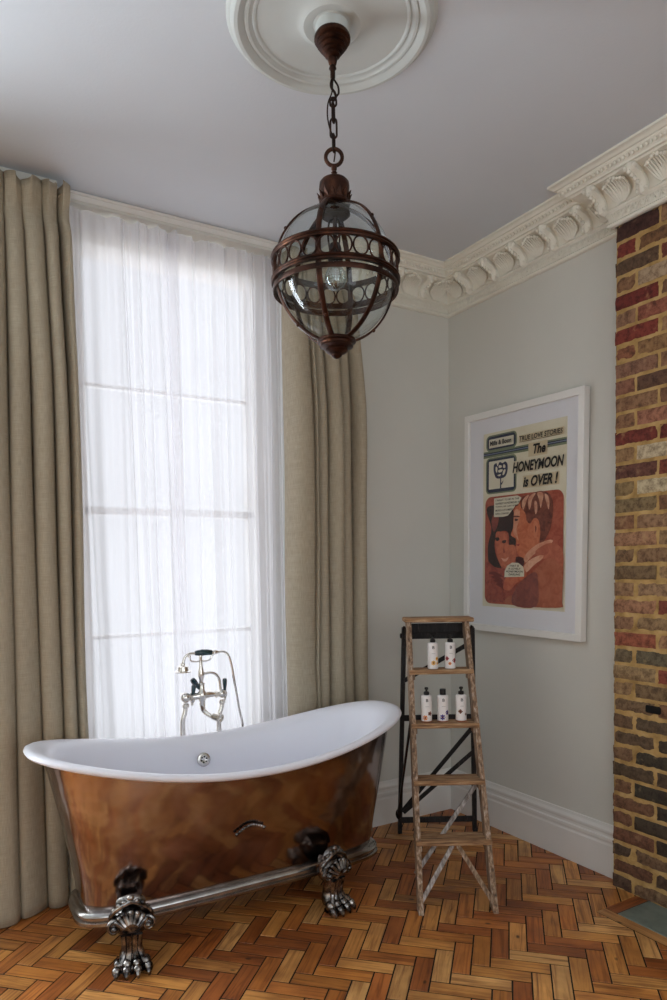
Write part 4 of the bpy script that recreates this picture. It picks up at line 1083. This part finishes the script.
    for q in ([(.300, .40), (.325, .372), (.352, .366), (.335, .39), (.318, .43), (.308, .44)], [(.345, .385), (.375, .362), (.395, .362), (.372, .392), (.362, .43), (.35, .44)],
              [(.405, .362), (.43, .357), (.448, .372), (.44, .41), (.43, .44), (.42, .40)], [(.455, .37), (.478, .38), (.488, .41), (.484, .45), (.47, .42)], [(.39, .40), (.405, .41), (.408, .45), (.396, .47), (.388, .43)]): poly(q, (216, 170, 140), c2=(188, 124, 96))
    poly([(.388, .51), (.41, .515), (.415, .55), (.402, .59), (.386, .58)], (204, 126, 92)); poly([(.395, .53), (.404, .54), (.398, .565)], (100, 44, 38))
    poly([(.265, .69), (.32, .70), (.31, .745), (.265, .74)], (66, 28, 34))
    poly([(.33, .90), (.36, .80), (.42, .74), (.50, .69), (.578, .66), (.577, .90), (.55, .948), (.20, .948), (.22, .90)], (158, 84, 58), c2=(178, 104, 76))
    poly([(.26, .86), (.33, .80), (.40, .77), (.42, .82), (.41, .948), (.24, .948)], (120, 66, 62), c2=(146, 82, 70))
    poly([(.318, .70), (.345, .665), (.40, .63), (.455, .612), (.50, .604), (.515, .614), (.47, .64), (.42, .662), (.37, .69), (.335, .72)], (222, 170, 142), c2=(198, 132, 104))
    poly([(.40, .66), (.50, .62), (.575, .655), (.577, .74), (.52, .70), (.44, .70)], (190, 110, 82), c2=(166, 86, 64))
    poly([(.318, .745), (.34, .72), (.375, .70), (.42, .685), (.455, .683), (.44, .705), (.395, .73), (.35, .765), (.33, .77)], (226, 178, 150), c2=(202, 136, 106))
    poly([(.19, .80), (.24, .78), (.31, .75), (.34, .79), (.27, .83), (.22, .87), (.17, .86)], (176, 84, 58), c2=(198, 112, 78))
    # speech bubbles
    poly([(.094, .365), (.27, .362), (.297, .375), (.28, .405), (.255, .415), (.238, .432), (.2, .465), (.165, .470), (.094, .467)], cream, sm=False)
    poly([(.178, .800), (.18, .765), (.198, .738), (.235, .720), (.28, .722), (.315, .742), (.323, .765), (.322, .795)], cream, k=3, sm=False)
    # group the printed pieces by ink into one print part per ink
    byink = {}
    for me, mt, z in pieces: byink.setdefault(mt.name, (mt, []))[1].append(me)
    allp = MB(); mats_ = []
    for nme, (mt, l) in byink.items():
        mats_.append(mt)
        for me in l: allp.add(me.v, me.f, len(mats_)-1)
    allp.build('poster_artwork', mats_, pap, smooth=False)
    zt_ = lay[0]+.0003
    M['letter_ink'] = flatmat('letter_ink', (16, 16, 20))
    def words(s_, u0, v0, u1, v1, shear=0, bold=0, slope=0):
        tv, tf, asp = text_mesh(s_, shear=shear, bold=bold)
        MB().add([Q(u0+a*(u1-u0), v1-(v1-v0)*b_, zt_) for a, b_ in tv], tf).build('lettering', 'letter_ink', pap, smooth=False)
    words('TRUE LOVE STORIES', .278, .052, .568, .078, .1, .018); rr = MB().box((PX+.423, PY-.083, zt_), (.285, .0022, .0002)); rr.build('rule', 'letter_ink', pap, smooth=False)
    words('The', .376, .106, .460, .158, .25, .035)
    words('HONEYMOON', .232, .184, .580, .240, .22, .036)
    words('is OVER !', .308, .266, .542, .323, .25, .036)
    words('Mills & Boon', .058, .047, .220, .073, 0, .03)
    for k, t in enumerate(('I WANT TO BE IN THE', 'HAPPIEST HONEYMOON IN', 'TOWN, SIR. JUST SOME', 'MORE CUSTOMERS', 'FOR A CHANGE!')):
        words(t, .105, .372+.0185*k, (.282, .288, .276, .235, .21)[k], .383+.0185*k, .15, .02)
    for k, t in enumerate(('THAT IS', 'A LOVELY', 'HONEYMOON', 'DARLING')):
        words(t, (.215, .205, .190, .21)[k], .732+.0155*k, (.285, .30, .315, .295)[k], .743+.0155*k, .15, .025)
picture()

# ------------------------------------------------------------------ LANTERN and ceiling rose
AX, AY = -1.609, -1.350
def rose():
    b = MB()
    prof = [(.0, 3.168), (.047, 3.168), (.048, 3.155), (.052, 3.155), (.052, 3.194), (.06, 3.196), (.075, 3.190), (.09, 3.190), (.10, 3.196), (.115, 3.2035), (.16, 3.206), (.235, 3.205),
            (.24, 3.200), (.246, 3.199), (.25, 3.203), (.256, 3.200), (.262, 3.194), (.27, 3.193), (.274, 3.197), (.282, 3.190), (.295, 3.183), (.306, 3.184), (.314, 3.19), (.318, 3.197), (.324, 3.2), (.330, 3.2085), (.330, H+.004)]
    b.lathe([(r, z) for r, z in prof], (AX, AY, 0), 96)
    struct(b.build('trim_3', 'plaster', angle=30)) 
    bpy.data.objects['trim_3'].data.materials[0] = M['rose']
rose()
def lantern():
    root = thing('globe_lantern', 'bronze globe lantern with pierced ring band hanging on a chain', 'ceiling lamp', (AX, AY, 2.45))
    A = Vector((AX, AY, 0))
    P = lambda a, r, z: Vector((AX+r*cos(a), AY+r*sin(a), z))
    # canopy cup
    MB().lathe([(.0, 3.168), (.052, 3.166), (.057, 3.158), (.057, 3.149), (.048, 3.146), (.050, 3.137), (.040, 3.134), (.042, 3.126), (.032, 3.122), (.033, 3.115), (.023, 3.111), (.024, 3.102), (.014, 3.097), (.015, 3.09), (.012, 3.078), (.008, 3.072), (0, 3.072)], (AX, AY, 0), 32).build('canopy', 'bronze', root, world=True)
    # hook, swivel
    f2 = Vector((cos(radians(-30)), sin(radians(-30)), 0)); f1 = Vector((sin(radians(30)), cos(radians(30)), 0))
    def L(u, z, d=0): return A+f2*u+f1*d+Vector((0, 0, z))
    h = MB(); h.lathe([(.004, 0), (.008, .004), (.008, .028), (.012, .032), (.010, .04), (.006, .044)], (AX, AY, 3.032), 16)
    h.tube(cr([L(0, 3.04), L(-.006, 3.02), L(-.004, 3.005), L(.006, 2.99), L(.008, 2.976), L(0, 2.967), L(-.008, 2.974)], 5), .0042, 8)
    h.tube(cr([L(.004, 3.035, .006), L(.016, 3.015, .006), L(.018, 2.995, .006), L(.012, 2.985, .006)], 4), .0032, 8)
    h.build('hook', 'dark_iron', root, world=True)
    # chain
    z = 2.970; alt = 0
    dims = [(.010, .014), (.009, .030), (.010, .030), (.008, .027)]
    for k, (rx, hz) in enumerate(dims):
        c = z-hz+.006; m = MB(); N = 28; ax = f2 if k % 2 == 0 else (f2*.35+f1*.94)
        pts = []
        for i in range(N):
            a = 2*pi*i/N; s_ = sin(a); pts.append(A+ax*(rx*cos(a))+Vector((0, 0, c+(hz-rx)*(1 if s_ > 0 else -1)*min(1, abs(s_)*4)+rx*s_)))
        m.tube(pts, .0034, 7, closed=True); m.build('chain_link', 'dark_iron', root, world=True)
        z = c-hz+.006
    # cable woven along the chain
    MB().tube(cr([L(0, 3.03), L(-.004, 2.985, -.01), L(-.016, 2.955, -.01), L(-.019, 2.92, -.008), L(-.014, 2.885, -.008), L(-.004, 2.855, -.006), L(0, 2.83, -.004), L(.004, 2.81, 0), L(0, 2.78, 0)], 6), .0024, 6).build('cable', 'dark_iron', root, world=True)
    # top ring
    m = MB(); m.torus(L(0, 2.793), .026, .0062, 40, 10, nrm=f1); m.build('suspension_ring', 'bronze', root, world=True)
    # finial and dome
    dz = -.022
    MB().lathe([(r_, z_+dz) for r_, z_ in [(0, 2.79), (.009, 2.788), (.009, 2.778), (.006, 2.772), (.010, 2.768), (.006, 2.762), (.007, 2.756), (.013, 2.753), (.008, 2.748), (.026, 2.748), (.040, 2.743), (.047, 2.735), (.0485, 2.722), (.046, 2.702), (.045, 2.680), (.049, 2.676), (.050, 2.668), (.046, 2.664), (.03, 2.662), (0, 2.662)]], (AX, AY, 0), 36).build('dome_cap', 'bronze', root, world=True)
    cw = MB(); nt = 14
    for k in range(nt):
        a = 2*pi*k/nt; da = .8*pi/nt
        vs = [P(a-da, .0475, 2.676+dz), P(a+da, .0475, 2.676+dz), P(a+da*.75, .050, 2.692+dz), P(a, .057, 2.704+dz), P(a-da*.75, .050, 2.692+dz)]
        vs2 = [P(a-da, .0445, 2.676+dz), P(a+da, .0445, 2.676+dz), P(a+da*.75, .047, 2.692+dz), P(a, .055, 2.704+dz), P(a-da*.75, .047, 2.692+dz)]
        cw.add(vs+vs2, [[0, 1, 2, 3, 4], [9, 8, 7, 6, 5], [0, 5, 6, 1], [1, 6, 7, 2], [2, 7, 8, 3], [3, 8, 9, 4], [4, 9, 5, 0]])
    cw.build('crown_gallery', 'bronze', root, world=True, smooth=False)
    ZC, R = 2.430, .194; RV = .214
    # glass globe
    g = MB(); prof = []
    for i in range(33):
        t = pi*(.075+.86*i/32); prof.append((max(.0, (R-.006)*sin(t)), ZC+(RV-.004)*cos(t)))
    g.lathe(prof, (AX, AY, 0), 64)
    g.f = g.f[:-2]; g.m = g.m[:-2]; g.uv = g.uv[:-2]; g.tone = g.tone[:-2]
    g.build('glass_globe', 'glass', root, world=True)
    # meridian ribs; view direction from the lamp to the camera
    av = atan2(-1.942, -1.185)
    for k in range(6):
        # angle measured so that the front rib sits a little left of centre
        a = av+radians(13.5+2+60*k) if 0 else av-radians(15)+radians(60*k)*1
        rad = Vector((cos(a), sin(a), 0)); tan = Vector((-sin(a), cos(a), 0)); vs = []; N = 30
        for i in range(N+1):
            t = pi*(.07+.855*i/N); c = A+rad*(R*sin(t))+Vector((0, 0, ZC+RV*cos(t)))
            n_ = (rad*(sin(t))+Vector((0, 0, cos(t)))).normalized(); w = .0085; th = .0045
            for (sw, sn) in ((-1, -.4), (-1, .5), (-.4, 1), (.4, 1), (1, .5), (1, -.4)): vs.append(c+tan*(w*sw)+n_*(th*sn))
        fs = [[i*6+j, i*6+(j+1) % 6, (i+1)*6+(j+1) % 6, (i+1)*6+j] for i in range(N) for j in range(6)]
        fs += [[5, 4, 3, 2, 1, 0], [N*6+j for j in range(6)]]
        rb = MB().add(vs, fs)
        for t in (.3, .78):
            tt = pi*t; c = A+rad*((R+.003)*sin(tt))+Vector((0, 0, ZC+(RV+.003)*cos(tt))); rb.ball(c, .006, 8)
        rb.build('rib', 'bronze', root, world=True)
    # band: two hoops and a row of rings
    ZU, ZL = 2.472, 2.403
    for z_ in (ZU, ZL):
        rr = R+.003; MB().lathe([(rr-.004, z_-.0085), (rr+.007, z_-.0085), (rr+.009, z_-.004), (rr+.006, z_), (rr+.009, z_+.004), (rr+.007, z_+.0085), (rr-.004, z_+.0085), (rr-.004, z_-.0085)], (AX, AY, 0), 80).build('band_hoop', 'bronze', root, world=True)
    MB().lathe([(R-.001, 2.372), (R+.0055, 2.370), (R+.008, 2.378), (R+.006, 2.386), (R-.001, 2.388), (R-.001, 2.372)], (AX, AY, 0), 80).build('band_hoop', 'bronze', root, world=True)
    nr = 24; ro = (ZU-ZL)/2-.0075
    for k in range(nr):
        a = 2*pi*(k+.5)/nr+av; c = P(a, R+.004, (ZU+ZL)/2); rad = Vector((cos(a), sin(a), 0)); tan = Vector((-sin(a), cos(a), 0)); N = 26
        pts = []
        for i in range(N):
            q = 2*pi*i/N; da = (.0235*cos(q))/(R+.004); pts.append(P(a+da, R+.004, (ZU+ZL)/2+ro*sin(q)))
        m = MB().tube(pts, .0029, 6, closed=True); m.ball(P(a+pi/nr, R+.004, (ZU+ZL)/2), .0042, 8)
        m.build('band_ring', 'bronze', root, world=True)
    # bottom cup
    MB().lathe([(r_, z_-.036) for r_, z_ in [(0, 2.264), (.052, 2.264), (.062, 2.260), (.063, 2.252), (.054, 2.249), (.052, 2.244), (.054, 2.238), (.045, 2.235), (.036, 2.231), (.037, 2.226), (.030, 2.219), (.018, 2.213), (.016, 2.208), (.007, 2.202), (0, 2.2)]], (AX, AY, 0), 32).build('bottom_cup', 'bronze', root, world=True)
    # inner fitting: plate, stem, lamp cluster, bulb
    MB().lathe([(0, 2.655), (.012, 2.655), (.012, 2.635), (.045, 2.628), (.050, 2.616), (.040, 2.608), (.010, 2.606), (.007, 2.60), (.007, 2.53), (.016, 2.525), (.020, 2.51), (.020, 2.485), (.024, 2.482), (.024, 2.474), (.018, 2.47), (0, 2.47)], (AX, AY, 0), 24).build('lamp_holder', 'dark_iron', root, world=True)
    for a in (av+.6, av-1.0):
        MB().tube(cr([P(a, .010, 2.60), P(a, .022, 2.585), P(a, .026, 2.54), P(a, .02, 2.50)], 5), .003, 6).build('flex', 'dark_iron', root, world=True)
    bb = MB().lathe([(.0, 2.378), (.014, 2.381), (.026, 2.391), (.033, 2.406), (.035, 2.42), (.031, 2.437), (.022, 2.451), (.015, 2.462), (.013, 2.474)], (AX, AY, 0), 28); bb.f = bb.f[:-1]; bb.m = bb.m[:-1]; bb.uv = bb.uv[:-1]; bb.tone = bb.tone[:-1]
    bo = bb.build('light_bulb', 'bulb_glass', root, world=True); MATS[bo.name] = MATS[root.name]
    MB().tube([(AX, AY, 2.468), (AX, AY, 2.43), (AX+.006, AY, 2.42), (AX+.008, AY, 2.395), (AX, AY, 2.388), (AX-.008, AY, 2.395), (AX-.006, AY, 2.42)], .0012, 5).build('filament', 'nickel', bo, world=True)
lantern()

# ------------------------------------------------------------------ LIGHT
wd = bpy.data.worlds.new('overcast_sky'); SC.world = wd; wd.use_nodes = True
wb = wd.node_tree.nodes['Background']; wb.inputs['Color'].default_value = (.91, .935, 1.0, 1); wb.inputs['Strength'].default_value = .8
def area(name, loc, size, energy, col, rot):
    l = bpy.data.lights.new(name, 'AREA'); l.shape = 'RECTANGLE'; l.size, l.size_y = size; l.energy = energy; l.color = col
    o = bpy.data.objects.new(name, l); COL.objects.link(o); o.location = loc; o.rotation_euler = rot; return o
# daylight just outside the two windows
area('window_daylight', (-1.62, .55, 1.75), (1.4, 2.9), 17.5, (.93, .94, 1.0), (radians(-90), 0, 0))
area('window_daylight', (-3.82, .55, 1.85), (1.5, 2.8), 240, (.87, .935, 1.0), (radians(-90), 0, 0))
for a_, c_ in REAR_FILL: area('window_daylight', ((a_+c_)/2, -5.4, 1.75), (1.4, 2.6), 25, (.87, .94, 1.0), (radians(90), 0, 0))  # rear pair: added fill lamps that brighten the room from behind the camera

# ------------------------------------------------------------------ CAMERA
cam = bpy.data.cameras.new('camera'); co = bpy.data.objects.new('camera', cam); COL.objects.link(co)
yw, pt_, rl = radians(30.854), radians(-2.743), radians(-.812)
fwd = Vector((sin(yw)*cos(pt_), cos(yw)*cos(pt_), sin(pt_))); rt = Vector((cos(yw), -sin(yw), 0)); up = rt.cross(fwd)
r2 = rt*cos(rl)+up*sin(rl); u2 = -rt*sin(rl)+up*cos(rl)
mw = Matrix((r2, u2, -fwd)).transposed().to_4x4(); mw.translation = (-2.794, -3.292, 1.488)
co.matrix_world = mw; cam.sensor_fit = 'VERTICAL'; cam.sensor_height = 36; cam.lens = 697.7*36/1000; cam.shift_x = 0; cam.shift_y = .1034; cam.clip_start = .05
SC.camera = co

SC.view_settings.view_transform = 'Standard'; SC.view_settings.look = 'None'; SC.view_settings.gamma = 1
SC.view_settings.use_curve_mapping = False; SC.view_settings.exposure = 0.26
SC.cycles.max_bounces = 10; SC.cycles.diffuse_bounces = 6; SC.cycles.glossy_bounces = 5; SC.cycles.transparent_max_bounces = 24; SC.cycles.transmission_bounces = 8
SC.cycles.sample_clamp_indirect = 6; SC.cycles.use_denoising = True
